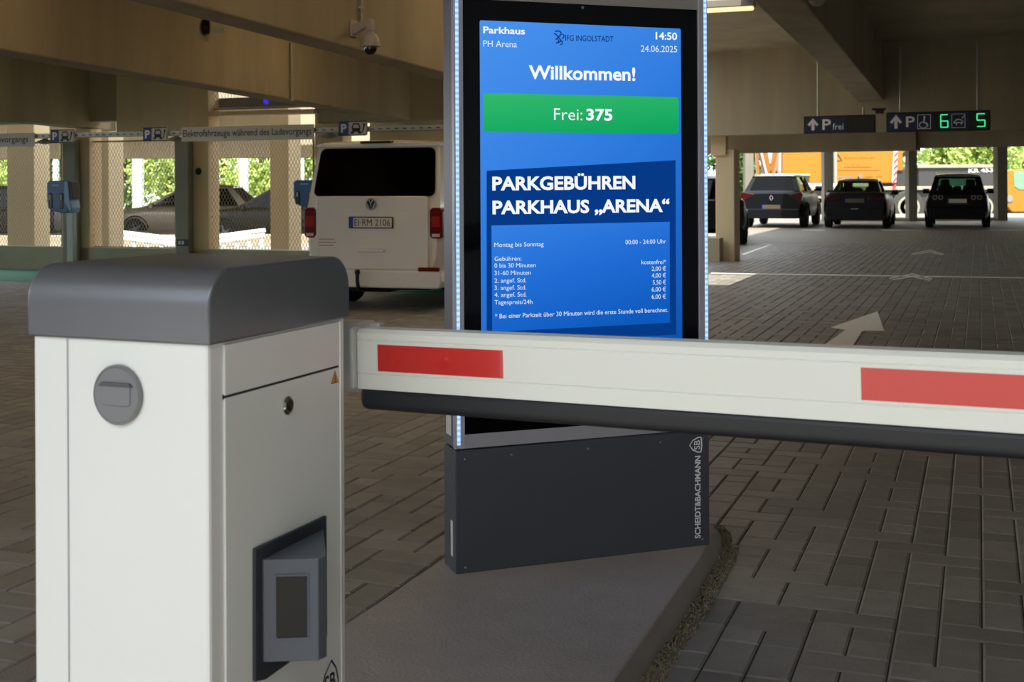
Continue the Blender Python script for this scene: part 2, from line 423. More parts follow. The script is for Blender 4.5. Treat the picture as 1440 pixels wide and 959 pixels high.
# left side: parapet with columns along the charging bays
WL = Frame((-8.04, 20.1, 0), -A_ANG)      # local x runs along the wall to the right
def wx(px, y=0.0, py=300): return WL.hit_y(px, py, y)[0]
def wz(py, px, y=0.0): return WL.hit_y(px, py, y)[1]
def wl(o, label):
    o.location = WL.o; o.rotation_euler.z = WL.ang; return struct(o, label)
wl(MB().box(-9, wx(760), 0, .18, -.02, .37).build('wall_left', mat('dull_concrete', 'b4b29a', .85, noise=.12, nscale=2), bevel=.01), 'low grey green parapet below the mesh fence')
def wcol(x0, x1, y, d, z0, ytop, m, label, name='concrete_column'):
    return wl(MB().box(wx(x0, y), wx(x1, y), y, y+d, z0, wz(ytop, (x0+x1)/2, y)).build(name, m, bevel=.012), label)
WOOD = mat('warm_pale_column', 'e2c69c', .8, noise=.1, nscale=1.5, bump=.08, bscale=25, streak=True)
wcol(88, 106, -.14, .12, 0, 196, GREYSTEEL, 'slim grey post behind the blue wall charger')
wcol(106, 126, .0, .3, 0, 181, WOOD, 'warm pale column right of the blue wall charger')
wcol(247, 265, -.14, .12, 0, 197, GREYSTEEL, 'slim grey post with small dark plate')
wcol(265, 293, .0, .3, 0, 105, WOOD, 'warm pale column behind the slim grey post, with a round hole')
wcol(10, 48, 1.5, .4, -.3, 172, CONC_PALE, 'pale column at the left edge behind the mesh')
wcol(128, 153, 1.5, .4, -.3, 184, CONC_PALE, 'pale column left of the silver car behind the mesh')
wcol(380, 406, 1.5, .4, -.3, 150, CONC_PALE, 'pale column left of the white van behind the mesh')
wcol(443, 482, .25, .3, -.02, 150, CONC_PALE, 'pale column hidden behind the white van')
wcol(520, 640, .5, .3, -.02, 150, CONC_PALE, 'broad pale pier behind the white van')
wl(MB().box(wx(163), wx(276), .02, .3, wz(190, 220), 4.0).build('wall_upper', CONC_PALE, bevel=.01), 'pale upper wall panel between the beams')
wl(MB().box(-9, wx(163), .04, .3, wz(172, 90), 4.0).build('wall_upper', CONC, bevel=.01), 'grey upper wall panel at the far left')
wl(MB().box(wx(293), wx(442), .0, .25, wz(161, 370), wz(155, 370)).build('trim_1', WOOD, bevel=.008), 'pale sill of the upper mesh opening')
wl(MB().box(wx(442), wx(720), .1, .4, wz(170, 560), 4.0).build('wall_upper', CONC, bevel=.01), 'concrete wall panel above the white van')
wl(MB().box(wx(276), wx(442), .3, .5, wz(150, 370, .3), wz(136, 370, .3)).build('trim_2', mat('mauve_grey_duct', '77727c', .7), bevel=.01), 'grey ledge behind the upper mesh opening')
wcol(735, 768, .25, .35, -.02, 150, CONC_PALE, 'pale column at the end of the charging bays behind the kiosk')
# second parking deck beyond the yard on the left
def far_box(x0, x1, y0, y1, Y, d, m, name, label):
    p = at(x0, y1, Y); q = at(x1, y0, Y)
    return struct(MB().box(p.x, q.x, Y, Y+d, p.z, q.z).build(name, m, bevel=.01), label)
far_box(-260, 985, 150, 225, 34, .5, CONC, 'wall_far', 'brown edge beam of the second deck across the yard')
struct(MB().box(-32, 5, 31, 54, 3.4, 3.7).build('deck_slab', CONC), 'roof slab of the second deck')  # front edge pushed out over the yard to shade the edge beam
struct(MB().box(-32, 5, 33, 54, -.6, -.30).build('deck_floor', CONC_GREY), 'floor of the second deck')
far_box(-260, 975, 327, 350, 29, .3, mat('yard_wall', 'a4977e', .85, noise=.1, nscale=2), 'wall_yard', 'pale low wall in the yard behind the mesh fence')
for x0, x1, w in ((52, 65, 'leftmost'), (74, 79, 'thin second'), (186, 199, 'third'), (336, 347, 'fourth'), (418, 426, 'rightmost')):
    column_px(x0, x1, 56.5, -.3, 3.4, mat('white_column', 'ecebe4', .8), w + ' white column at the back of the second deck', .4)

# ================================================================== KERB ISLAND
IZ = .08
def make_island():
    gl = lambda px, py, z: tuple(ground(px, py, z)[:2])
    a0 = Vector(gl(497, 870, IZ)); a1 = Vector(gl(623, 787, IZ)); d = (a1-a0).normalized()
    left0 = a0 - d*2.2; left1 = a1 + d*.10
    r_top = [Vector(gl(*p, IZ)) for p in ((882, 929), (940, 847), (982, 787))]
    r_low = [Vector(gl(*p, 0)) for p in ((902, 956), (965, 865), (1011, 787))]
    dt = (r_top[0]-r_top[1]).normalized(); ext_t = r_top[0] + dt*1.6
    dl = (r_low[0]-r_low[1]).normalized(); ext_l = r_low[0] + dl*1.6
    tip_t = [Vector(gl(995, 764, IZ)), Vector(gl(998, 752, IZ)), Vector(gl(992, 742, IZ)), Vector(gl(960, 735, IZ))]
    tip_l = [Vector(gl(1016, 770, 0)), Vector(gl(1015, 752, 0)), Vector(gl(1003, 741, 0)), Vector(gl(962, 731, 0))]
    top = [ext_t] + r_top + tip_t + [left1, left0]
    low = [ext_l] + r_low + tip_l + [left1 + Vector((-.01, .02)), left0 + Vector((-.02, 0))]
    mb = MB(); n = len(top)
    mid = [t.lerp(l, .8) for t, l in zip(top, low)]
    mb.loft([[(*p, -.004) for p in low], [(*p, IZ*.3) for p in mid], [(*p, IZ) for p in top]])
    o = mb.build('kerb_island', ISLAND, bevel=.006)
    struct(o, 'raised concrete island under the display kiosk')
    # gravel joint beside the island: separate pebbles, nobody could count them
    rnd = random.Random(5); gm = MB()
    path = [ext_l] + r_low + tip_l[:3]
    for i in range(len(path)-1):
        p, q = path[i], path[i+1]; L_ = (q-p).length; nn = Vector((q.y-p.y, -(q.x-p.x))).normalized()
        if nn.x < 0 and i < 4: nn = -nn
        for k in range(int(L_*1500)):
            w = rnd.uniform(0, .06 if i < 4 else .035); c = p.lerp(q, rnd.random()) + nn*w; s = rnd.uniform(.002, .0055)
            z = rnd.uniform(.0, .006)
            gm.add([(c.x+s*rnd.uniform(.6,1), c.y, z), (c.x, c.y+s*rnd.uniform(.6,1), z), (c.x-s*rnd.uniform(.6,1), c.y, z),
                    (c.x, c.y-s, z), (c.x, c.y, z+s*.9), (c.x, c.y, z-s)], [(0,1,4),(1,2,4),(2,3,4),(3,0,4),(1,0,5),(2,1,5),(3,2,5),(0,3,5)])
    o = gm.build('gravel_joint', mat('gravel', '8a7f66', .9, island=.55)); tag(o, 'narrow strip of small gravel along the kerb of the island', 'gravel', kind='stuff')
make_island()

# ================================================================== DISPLAY KIOSK
k0 = ground(641, 808, IZ); k1 = ground(998, 766, IZ)
KW = (k1-k0).length
KF = Frame(k0, atan2(k1.y-k0.y, k1.x-k0.x))
KZ = (KF.hit_y(641, 633)[1] + KF.hit_y(998, 602)[1])/2        # top of the base
KD, KTOP = .125, 2.02
def kuv(px, py, y=0.0): return Vector(KF.hit_y(px, py, y))
def make_kiosk():
    t = thing('display_kiosk', 'tall parking display kiosk with a blue screen on a dark grey base', 'display', k0, KF.ang)
    # base
    b = MB().prism(rrect(0, KW, 0, KZ-.006, .004, 2), 0, KD, 'y').build('base', ANTHR, t, bevel=.004)
    for px, py in ((654, 646), (719.5, 640), (827, 631), (929, 622), (988, 617), (655, 798), (988, 758)):
        u, z = kuv(px, py); MB().lathe([(.0045, 0), (.0045, -.0015), (.003, -.0028)], 10, (u, 0, z), 'y').build('screw', mat('steel_screw', '8d9094', .35, metal=.8), b)
    place = lambda a, z: (a, -.0012, z)
    letter('lettering', 'SCHEIDT&BACHMANN', kuv(985, 756.5), kuv(985, 640.5), .0225, WPRINT, b, place, .03, 'n')
    # emblem: rounded triangle with SB, point to the left
    mb = MB(); c = kuv(979.5, 625.5); s = .026
    tri = [(-s*1.05, 0), (-s*.6, s*.62), (s*.2, s*.98), (s*.62, s*.98), (s*.72, s*.5), (s*.76, 0), (s*.72, -s*.5), (s*.62, -s*.98), (s*.2, -s*.98), (-s*.6, -s*.62), (-s*1.05, 0), (-s*.6, s*.62)]
    ribbon(mb, [c + Vector(p) for p in tri], .0045, place); mb.build('emblem_outline', WPRINT, b, fix=False)
    letter('emblem_letters', 'SB', c + Vector((s*.5, -s*.62)), c + Vector((s*.5, s*.62)), s*.9, WPRINT, b, place, .012, 'n')
    MB().box(-.0012, 0, .028, .05, .05, .165).build('sticker', SIGNW, b)['label'] = 'narrow white sticker low on the side'
    # upper housing
    ul = kuv(651, 100)[0]; ur = kuv(981, 100)[0]
    hs = MB().box(.002, KW-.002, .012, KD-.004, KZ, KTOP).build('housing', mat('housing_grey', '6b6974', .4, metal=.2), t, bevel=.004)
    MB().box(.0005, .0025, .05, .10, KZ+.035, KZ+.10).build('sticker', SIGNW, hs)['label'] = 'small white sticker on the side of the housing'
    for s0, s1, l0, l1 in ((.0, ul, kuv(640, 60)[0], kuv(645, 60)[0]), (ur, KW, kuv(989.5, 60)[0], kuv(994.0, 60)[0])):
        p = MB().box(s0, l0, 0, .02, KZ, KTOP).box(l1, s1, 0, .02, KZ, KTOP).box(l0, l1, .006, .02, KZ, KTOP).build('side_profile', ALU, t)
        MB().box(s0 if s0 == 0 else ur, (.004 if s0 == 0 else ur+.006), -.0015, .004, KZ, KTOP).build('bright_edge', ALUBR, p)
        MB().box(l0, l1, .002, .006, KZ+.012, KTOP-.01).build('light_strip', LEDM, p)['label'] = 'blue white glowing light strip'
    zt = kuv(700, 2.3)[1]; zt2 = kuv(978, 11.5)[1]; ztop = (zt+zt2)/2
    zb = (kuv(657, 613)[1] + kuv(860, 594)[1])/2
    MB().box(ul, ur, .002, .02, ztop, KTOP).build('top_rail', mat('rail_grey', 'a29e99', .4, metal=.1), t)
    MB().box(ul, ur, .002, .02, KZ, zb).build('bottom_rail', mat('rail_grey2', 'a9a6ac', .4, metal=.1), t)
    pane = MB().box(ul, ur, .004, .02, zb, ztop).build('black_bezel', BLACKGLASS, t)
    u, z = kuv(820, 10.5); MB().lathe([(.005, .004), (.005, .002), (.003, .001)], 12, (u, 0, z), 'y').build('sensor', DISC, pane)
    # the picture on the screen
    Y1 = .0035
    sl = kuv(676.3, 300)[0]; sr = kuv(959.3, 300)[0]; st = (kuv(680, 29)[1] + kuv(955, 39.5)[1])/2; sb = st - (sr-sl)*1.70
    mb = MB(); q = rrect(sl, sr, sb, st, .006, 4)
    mb.add([(a, Y1, z) for a, z in q], [tuple(range(len(q)))])
    scr = mb.build('screen', emit_grad('screen_blue', '4a92ee', '2b78dc', '0a52ac'), t, fix=False)
    scr['label'] = 'glowing blue screen'
    def pl(k): return lambda a, z: (a, Y1 - .0002*k, z)
    def panel(name, pts, m, k):
        mb = MB(); poly(mb, [kuv(*p) for p in pts], pl(k)); return mb.build(name, m, scr, fix=False)
    gp = MB(); c0, c1, c2, c3 = [kuv(*p) for p in ((680, 131), (955, 136), (954.5, 187.3), (680, 186.3))]
    za, zc = (c0.y+c1.y)/2, (c2.y+c3.y)/2
    q = rrect(c0.x, c1.x, zc, za, .012, 5); gp.add([pl(1)(*p) for p in q], [tuple(range(len(q)))])
    gp.build('green_panel', emit_grad('screen_green', '34b86c', '22b066', '12a65e'), scr, fix=False)
    panel('navy_panel', ((684.8, 240), (950.7, 225.2), (951.6, 470.7), (684.8, 484)), emit('screen_navy', '063a86'), 1)
    panel('price_panel', ((691.5, 317.1), (942.3, 311.9), (942.6, 454), (692.7, 466.9)), emit_grad('screen_price', '3580e2', '1f6cd4', '0c5abc'), 2)
    wht = emit('screen_white', 'f4f8ff'); navy = emit('screen_ink', '06367e'); pale = emit('screen_pale', 'dcebff')
    def line(txt, x0, y0, x1, y1, cap, m=wht, bold=0.0, k=3):
        a, b = kuv(x0, y0), kuv(x1, y1)
        sc = abs(kuv((x0+x1)/2, y0)[1] - kuv((x0+x1)/2, y0-10)[1])/10
        letter('lettering', txt, a, b, cap*sc, m, scr, pl(k), bold)
    line('Parkhaus', 680, 46.6, 738.8, 48.4, 9.6, wht, .022)
    line('PH Arena', 680, 65.4, 727.3, 66.4, 8.8, pale)
    line('IFG INGOLSTADT', 795.5, 57.2, 863.2, 58.9, 8, navy, .01)
    line('14:50', 922.6, 55.3, 952.8, 56.2, 10.4, wht, .022)
    line('24.06.2025', 901.7, 72.6, 952.8, 73.4, 8.8, pale)
    line('Willkommen!', 744, 111, 894, 113.8, 19.2, wht, .026)
    line('Frei:', 779.6, 168.5, 819.5, 169, 16.2, wht, -.004)
    line('375', 825, 169.2, 861.8, 169.8, 16.4, wht, .028)
    line('PARKGEBÜHREN', 692.7, 268, 894, 266, 19.2, wht, .034)
    line('PARKHAUS „ARENA“', 693, 301.5, 942, 298, 18.8, wht, .034)
    line('Montag bis Sonntag', 695.6, 347.4, 765, 346, 6.1, pale)
    line('00:00 - 24:00 Uhr', 880, 343.6, 937, 342.4, 6.1, pale)
    for txt, y, x1 in (('Gebühren:', 367, 733.6), ('0 bis 30 Minuten', 376.6, 753.7), ('31-60 Minuten', 387, 746.7), ('2. angef. Std.', 397.7, 740.6),
                       ('3. angef. Std.', 407.8, 740.6), ('4. angef. Std.', 417.7, 741), ('Tagespreis/24h', 428.2, 749.3)):
        line(txt, 695.8, y, x1, y - .0155*(x1-695), 6.0, pale)
    for txt, y, x0 in (('kostenfrei*', 371.6, 902.6), ('2,00 €', 380.9, 917), ('4,00 €', 390.5, 917), ('5,50 €', 400.2, 918.5), ('6,00 €', 410, 917), ('6,00 €', 420.2, 917)):
        line(txt, x0, y, 937, y - .3, 6.0, pale)
    line('* Bei einer Parkzeit über 30 Minuten wird die erste Stunde voll berechnet.', 696.5, 448, 940, 438.6, 6.1, pale)
    # heraldic beast: a few curled strokes
    mb = MB(); P0 = kuv(777, 62); P1 = kuv(794, 62.4); hgt = kuv(777, 43)[1] - P0.y; ww = P1.x - P0.x
    fpt = lambda a, b: Vector((P0.x + a*ww, P0.y + b*hgt))
    for st_ in (((.15,.80),(.35,.72),(.55,.5),(.7,.35)), ((.78,.82),(.6,.62),(.42,.45),(.28,.36)), ((.25,.95),(.45,1),(.66,.96),(.76,.84)),
                ((.7,.35),(.66,.2),(.5,.14)), ((.45,.4),(.55,.26),(.45,.12),(.3,.1)), ((.72,.3),(.86,.2),(.82,.04),(.68,.0)), ((.82,.46),(.96,.52),(.98,.68),(.86,.78))):
        ribbon(mb, [fpt(*p) for p in st_], .0042, pl(3))
    mb.build('crest', navy, scr, fix=False)
    return t
def led_mat():
    m = emit('light_strip', '9fd0ff', 1.0); nt = m.node_tree; e = [n for n in nt.nodes if n.type == 'EMISSION'][0]
    tc = nt.nodes.new('ShaderNodeTexCoord'); w = nt.nodes.new('ShaderNodeTexWave'); w.bands_direction = 'Z'; w.inputs['Scale'].default_value = 17
    cr = nt.nodes.new('ShaderNodeValToRGB'); cr.color_ramp.elements[0].color = lin('8ab4fb'); cr.color_ramp.elements[1].color = lin('b8dcff'); cr.color_ramp.elements[0].position = .15; cr.color_ramp.elements[1].position = .7
    nt.links.new(tc.outputs['Object'], w.inputs[0]); nt.links.new(w.outputs['Fac'], cr.inputs[0]); nt.links.new(cr.outputs[0], e.inputs[0]); e.inputs[1].default_value = 1.25
    return m
LEDM = led_mat()
make_kiosk()

# ================================================================== BARRIER HOUSING
YC = 2.0
bc = at(293.5, 486, YC)
def same_z(px, py, z):                       # pixel at a known height
    a, b = ray(px, py); Y = (z-H)/b; return Vector((a*Y, Y, z))
br_ = same_z(495, 447, bc.z); bl_ = same_z(43, 472.5, bc.z)
angF = atan2(bc.y-bl_.y, bc.x-bl_.x)
BF = Frame((bc.x, bc.y, IZ), angF)
BWID = (bc-bl_).length; BDEP = BF.loc(br_).y; BZ = bc.z - IZ
def make_barrier():
    t = thing('barrier_gate', 'white barrier gate with dark grey cap, ticket scanner and a long arm with red strips', 'barrier', BF.o, BF.ang)
    bd = MB().box(-BWID+.003, -.003, .003, BDEP-.003, 0, BZ+.02).build('body', WHITE, t, bevel=.006)
    # cap: rounded section along the front
    capz = BZ + .122
    MB().prism(rrect(-.004, BDEP+.004, BZ, capz, .062, 8, (0,0,1,1)), -BWID-.004, .004, 'x').build('cap', CAPGREY, t, bevel=.004, smooth=30)
    # front face: corner strip joint, round handle plate
    u = BF.hit_y(96, 600, .003)[0]
    MB().box(u-.0012, u+.0012, .001, .0032, 0, BZ-.001).build('panel_joint', mat('joint_grey', 'b4b8b8', .5), bd)
    c = BF.hit_y(166.5, 555, .0); e = BF.hit_y(166.5, 512.5, 0)[1]; w = BF.hit_y(200, 555)[0]; r = (e - c[1])*.995
    kx = (w-c[0])/r
    dsc = MB().lathe([(r, .003), (r, -.004), (r*.94, -.0075), (r*.9, -.0055), (.001, -.005)], 48, (0, 0, 0), 'y').build('round_handle_plate', DISC, t, smooth=35)
    dsc.location = (c[0], 0, c[1]); dsc.scale = (kx, 1, 1)
    MB().prism(rrect(-r*.6, r*.6, -r*.36, r*.34, r*.12, 3), -.0075, -.004, 'y').build('recess', DISC, dsc, bevel=.002)
    MB().prism([(-r*.72, r*.30), (r*.72, r*.30), (r*.58, r*.42), (-r*.58, r*.42)], -.010, -.004, 'y').build('grip_lip', mat('dark_lip', '55575a', .5), dsc, bevel=.001)
    # right face: frame joints, upper lid and door
    fx_ = lambda px, py: BF.hit_x(px, py, 0.0)
    ya = fx_(316, 600)[0]; yb = fx_(477, 600)[0]; zs0 = fx_(316, 557)[1]; zs1 = fx_(477, 517)[1]; zs = (zs0+zs1)/2
    MB().box(-.0032, .0012, ya, yb, zs+.003, BZ-.004).build('lid_panel', WHITE, t, bevel=.001)
    door = MB().box(-.0032, .0012, ya, yb, .02, zs-.0015).build('door', WHITE, t, bevel=.001)
    MB().box(-.0034, -.0012, ya-.002, yb+.002, zs-.003, zs+.0045).build('door_gap', INK, t)
    MB().box(-.003, .003, yb+.001, yb+.0045, 0, BZ-.004).build('edge_strip', mat('edge_white', 'f6f6f2', .25), t)
    y, z = fx_(403, 570)
    lk = MB().lathe([(.0165, 0), (.0165, .003), (.013, .0055), (.0095, .0055), (.0095, .003), (.002, .003)], 24, (0, 0, 0), 'x').build('lock', CHROME, door, smooth=30)
    lk.location = (.001, y, z)
    MB().lathe([(.0085, .002), (.0085, .0045), (.003, .0048)], 20, (0,0,0), 'x').build('key_slot', mat('dark_brass', '4b4738', .35, metal=.8), lk)
    # warning triangle
    pz = lambda k: (lambda a, b: (.0014 + k*.0003, a, b))
    T = [fx_(464.5, 540), fx_(475.5, 537.5), fx_(470, 520.5)]
    mb = MB(); poly(mb, T, pz(0)); s = mb.build('warning_sticker', mat('amber_film', 'd79a1e', .5), door, fix=False); s['label'] = 'amber warning triangle'
    cen = (Vector(T[0])+Vector(T[1])+Vector(T[2]))/3
    mb = MB(); ribbon(mb, [cen.lerp(Vector(q), .93) for q in T + T[:1]], .0016, pz(1)); ribbon(mb, [cen + Vector((.001, .008)), cen + Vector((-.001, .001)), cen + Vector((.002, 0)), cen + Vector((0, -.007))], .002, pz(1))
    mb.build('warning_mark', INK, s, fix=False)
    # scanner: slanted plate with a wedge turned to the driver
    pts = [fx_(*p) for p in ((354, 958), (354, 771), (454.5, 724.5), (455.5, 893), (368.5, 955))]
    pp = [(a, b) for a, b in pts]
    plate = MB().prism(pp, .0005, .008, 'x').build('scanner_plate', mat('slate_lacquer', '30363f', .5), t, bevel=.002)
    # wedge in plan: A on the plate, B out towards the driver, C back at the plate
    yA, zA = BF.hit_x(370, 787, .010); A = Vector((.010, yA))
    zt = zA; zbm = BF.hit_x(370, 932, .010)[1]
    Aw = BF.o + BF.x*.010 + BF.y*yA
    Bw = at(447.5, 784, Aw.y + .006); Bl = BF.loc(Bw)
    yC = BF.hit_x(456, 800, .008)[0]
    plan = [(A.x, A.y), (Bl.x, Bl.y), (Bl.x + .004, Bl.y + .02), (.006, yC), (.006, A.y+.002)]
    wd = MB().prism(plan, zbm, zt, 'z').build('scanner_head', mat('scanner_grey', '555b66', .38), t, bevel=.005, seg=3)
    # window of the scanner
    d = Vector((Bl.x-A.x, Bl.y-A.y)); L_ = d.length; d.normalize(); n = Vector((d.y, -d.x))
    def wpt(f, z, off): q = Vector((A.x, A.y)) + d*(L_*f) + n*off; return (q.x, q.y, z)
    f0, f1 = .235, .80; h = zt-zbm; z0, z1 = zbm + h*.235, zt - h*.165
    if n.dot(Vector((0, -1))) < 0: n = -n
    mb = MB().hexa([wpt(f0, z0, -.004), wpt(f1, z0, -.004), wpt(f1, z0, .0008), wpt(f0, z0, .0008), wpt(f0, z1, -.004), wpt(f1, z1, -.004), wpt(f1, z1, .0008), wpt(f0, z1, .0008)])
    mb.build('scanner_window', mat('dark_window', '07090d', .05, spec=.35), wd, bevel=.0006)
    fr = MB()
    for (a0, a1, c0, c1) in ((f0-.03, f1+.03, z0-.003, z0), (f0-.03, f1+.03, z1, z1+.003), (f0-.03, f0, z0, z1), (f1, f1+.03, z0, z1)):
        fr.hexa([wpt(a0, c0, -.002), wpt(a1, c0, -.002), wpt(a1, c0, .002), wpt(a0, c0, .002), wpt(a0, c1, -.002), wpt(a1, c1, -.002), wpt(a1, c1, .002), wpt(a0, c1, .002)])
    fr.build('window_frame', mat('scanner_grey', '555b66', .38), wd)
    # emblem low on the door
    c = Vector(fx_(463, 958)); s = .036
    mb = MB(); tri = [(s*.15, s*1.05), (s*.62, s*.5), (s*.85, -s*.2), (s*.8, -s*.6), (s*.4, -s*.72), (0, -s*.75), (-s*.4, -s*.72), (-s*.8, -s*.6), (-s*.85, -s*.2), (-s*.5, s*.5), (s*.15, s*1.05), (s*.62, s*.5)]
    ribbon(mb, [c + Vector(p) for p in tri], .0042, pz(1)); mb.build('emblem_outline', INK, door, fix=False)
    letter('emblem_letters', 'SB', c + Vector((-s*.55, -s*.45)), c + Vector((s*.55, -s*.45)), s*.85, INK, door, pz(1), .02)
    return t
BARRIER = make_barrier()

# ================================================================== BARRIER ARM
AY = 2.47
ap = at(503, 546.5, AY); ah = at(503, 462.4, AY).z - ap.z
a_, b_ = ray(-2590, 336); dv_ = -Vector((a_, 1, b_)).normalized()
AANG = atan2(dv_.y, dv_.x); ATILT = math.asin(dv_.z)
AFr = Frame(ap, AANG); TT = math.tan(ATILT)
def auv(px, py):
    x, z = AFr.hit_y(px, py); return (x, z - x*TT)
AL = 3.1
prof = [(0, 0), (0, ah*.245), (.0025, ah*.25), (.0025, ah*.262), (0, ah*.267), (0, ah*.80), (.0025, ah*.806), (.0025, ah*.82), (0, ah*.826), (0, ah*.93), (.008, ah), (.05, ah), (.058, ah*.93), (.058, 0)]
arm = MB().prism(prof, 0, AL, 'x').build('barrier_arm', WHITEARM, BARRIER, bevel=.0015)
arm.matrix_local = (Matrix.Translation(BF.o) @ Matrix.Rotation(BF.ang, 4, 'Z')).inverted() @ Matrix.Translation(ap) @ Matrix.Rotation(AANG, 4, 'Z') @ Matrix.Rotation(-ATILT, 4, 'Y')
MB().prism(rrect(.004, .054, -.043, .003, .018, 6, (1,1,0,0)), .0, AL, 'x').build('rubber_edge', RUBBER, arm, bevel=.012, seg=3, smooth=40)
for i, (x0, y0, y1, ln) in enumerate(((532, 488.5, 529.5, None), (1212, 522, 570.5, .56), (None, 0, 0, 0))):
    if x0 is None: continue
    xa, za = auv(x0, y0)[0], ah*.755; zb_ = ah*.315
    xb = auv(708, 500)[0] if ln is None else xa + (auv(708, 500)[0]-auv(532, 490)[0])
    MB().box(xa, xb, -.0012, .002, zb_, za).build('reflective_strip', RED, arm)['label'] = 'red reflective strip'
# flange that carries the arm on the housing
MB().box(-.26, -.006, .02, .075, -.012, ah+.010).box(-.012, -.002, -.012, .07, .0, ah+.004).box(-.05, .02, .05, .075, ah-.004, ah+.006).build('arm_flange', mat('flange_grey', 'c9c9c6', .4), arm, bevel=.004)

# ================================================================== VEHICLES
GL_DARK = glass('tinted_glass', '3a4a46', .55)
GL_CLEAR = glass('clear_glass', 'e0ece6', 1.0)
SEATM = mat('seat_fabric', '1b1c1e', .9)
def wheel(parent, x, y, r, w, side, name='wheel', rim=RIM):
    o = MB().lathe([(r*.62, -w/2), (r*.93, -w/2), (r, -w*.36), (r, w*.36), (r*.93, w/2), (r*.62, w/2), (r*.60, w*.3), (.01, w*.3)], 28, (0,0,0), 'x').build(name, TYRE, parent, smooth=35)
    o.location = (x, y, r)
    s = 1 if side > 0 else -1
    mb = MB().lathe([(r*.62, s*w*.42), (r*.56, s*w*.5), (r*.54, s*w*.36), (.02, s*w*.36)] , 28, (0,0,0), 'x')
    for k in range(5):
        a = 2*pi*k/5; ca, sa = cos(a), sin(a)
        mb.bar((s*w*.46, .04*ca, .04*sa), (s*w*.46, r*.58*ca, r*.58*sa), .06, .03)
    mb.lathe([(.07, s*w*.36), (.07, s*w*.52), (.03, s*w*.53)], 14, (0,0,0), 'x')
    mb.build('rim', rim, o, smooth=35)
    return o
def car(name, label, cat, loc, heading, P, group=None):
    """heading: angle from +Y to the right. local: origin under the middle of the rear bumper, y forward"""
    t = thing(name, label, cat, loc, -heading, group)
    L_, Wd, belt, zb, deck = P['L'], P['W'], P['belt'], P['zb'], P['deck']
    bm_ = P['paint']; w = Wd/2
    def f_at(y):
        e = min(y, L_-y)
        return P.get('tail', .80) + (1-P.get('tail', .80))*min(1, max(0, e/.55))**.5 if y < L_/2 else .74 + .26*min(1, max(0, e/.9))**.5
    def deck_z(y):
        for (y0, z0), (y1, z1) in zip(deck, deck[1:]):
            if y0 <= y <= y1: return z0 + (z1-z0)*(y-y0)/(y1-y0)
        return deck[-1][1]
    ys = [0, .04, .12, .25, .45, .8, 1.2, 1.7, 2.3, 2.9, 3.4, L_-.8, L_-.5, L_-.25, L_-.08, L_]
    rings = []
    for y in ys:
        hw = w*f_at(y); zt = deck_z(y); e = min(y, L_-y); z0 = zb + max(0, .22 - e*.55)*(.55 if y < 1 else .8)
        if zt < z0+.2: zt = z0+.2
        hgt = zt-z0
        half = [(.0, z0), (.72*hw, z0), (.93*hw, z0+.05*hgt), (.985*hw, z0+.2*hgt), (hw, z0+.45*hgt), (.985*hw, z0+.72*hgt), (.95*hw, z0+.92*hgt), (.90*hw, zt-.005), (.80*hw, zt+.012), (.4*hw, zt+.02), (0, zt+.022)]
        rings.append([(x, y, z) for x, z in half] + [(-x, y, z) for x, z in reversed(half[1:-1])])
    MB().loft(rings).build('body', bm_, t, smooth=42)
    # cabin: four glazed faces
    rb, rt, ft, fb = P['cabin']                # (y, halfwidth, z) rear base, rear top, front top, front base
    C = {}
    for k, (y, hw, z) in zip(('rb', 'rt', 'ft', 'fb'), (rb, rt, ft, fb)):
        C[k+'l'] = Vector((-hw, y, z)); C[k+'r'] = Vector((hw, y, z))
    faces = {'rear_window': (C['rbl'], C['rbr'], C['rtr'], C['rtl'], P.get('rmar', (.07, .07, .08, .07))),
             'windscreen': (C['fbr'], C['fbl'], C['ftl'], C['ftr'], (.05, .05, .04, .05)),
             'side_window': (C['rbr'], C['fbr'], C['ftr'], C['rtr'], (.10, .06, .05, .08)),
             'side_window2': (C['fbl'], C['rbl'], C['rtl'], C['ftl'], (.06, .10, .05, .08))}
    fr = MB()
    for nme, (a, b, c, d, mg) in faces.items():
        def P2(u, v, a=a, b=b, c=c, d=d): return a.lerp(b, u).lerp(d.lerp(c, u), v)
        u0, u1, v0, v1 = mg[0], 1-mg[1], mg[2], 1-mg[3]
        o4 = [P2(0,0), P2(1,0), P2(1,1), P2(0,1)]; i4 = [P2(u0,v0), P2(u1,v0), P2(u1,v1), P2(u0,v1)]
        fr.add(o4+i4, [(0,1,5,4), (1,2,6,5), (2,3,7,6), (3,0,4,7)])
        n = (b-a).cross(d-a).normalized()
        if nme == 'rear_window':            # rounded pane laid over the opening
            e = .012; q = [(u0+.02, v0+.03), (u1-.02, v0+.03), (u1-.02, v1-.03), (u0+.02, v1-.03)]
            i4 = [P2(*k) for k in q]; fr.v[-4:] = [tuple(k) for k in i4]
            wd_, hd_ = (b-a).length, (d-a).length
            ring = [(x/wd_, y/hd_) for x, y in rrect(u0*wd_, u1*wd_, v0*hd_, v1*hd_, P.get('wr', .07), 4)]
            g2_ = MB().loft([[P2(*k) + n*.014 for k in ring], [P2(*k) + n*.020 for k in ring]]); g2_.build('rear_window', P['rglass'], t)
            continue
        gq = MB().hexa([p - n*.012 for p in i4] + [p - n*.004 for p in i4])
        gq.build(nme.rstrip('2'), P['rglass'] if nme == 'rear_window' else P.get('glass', GL_CLEAR), t)
        if nme.startswith('side'):
            m0, m1 = P2(.48, v0), P2(.50, v1); fr.bar(m0, m1, .08, .03)
    cf = fr.build('cabin_frame', P.get('frame', bm_), t); sl_ = cf.modifiers.new('solid', 'SOLIDIFY'); sl_.thickness = .03
    # domed roof
    rr = []
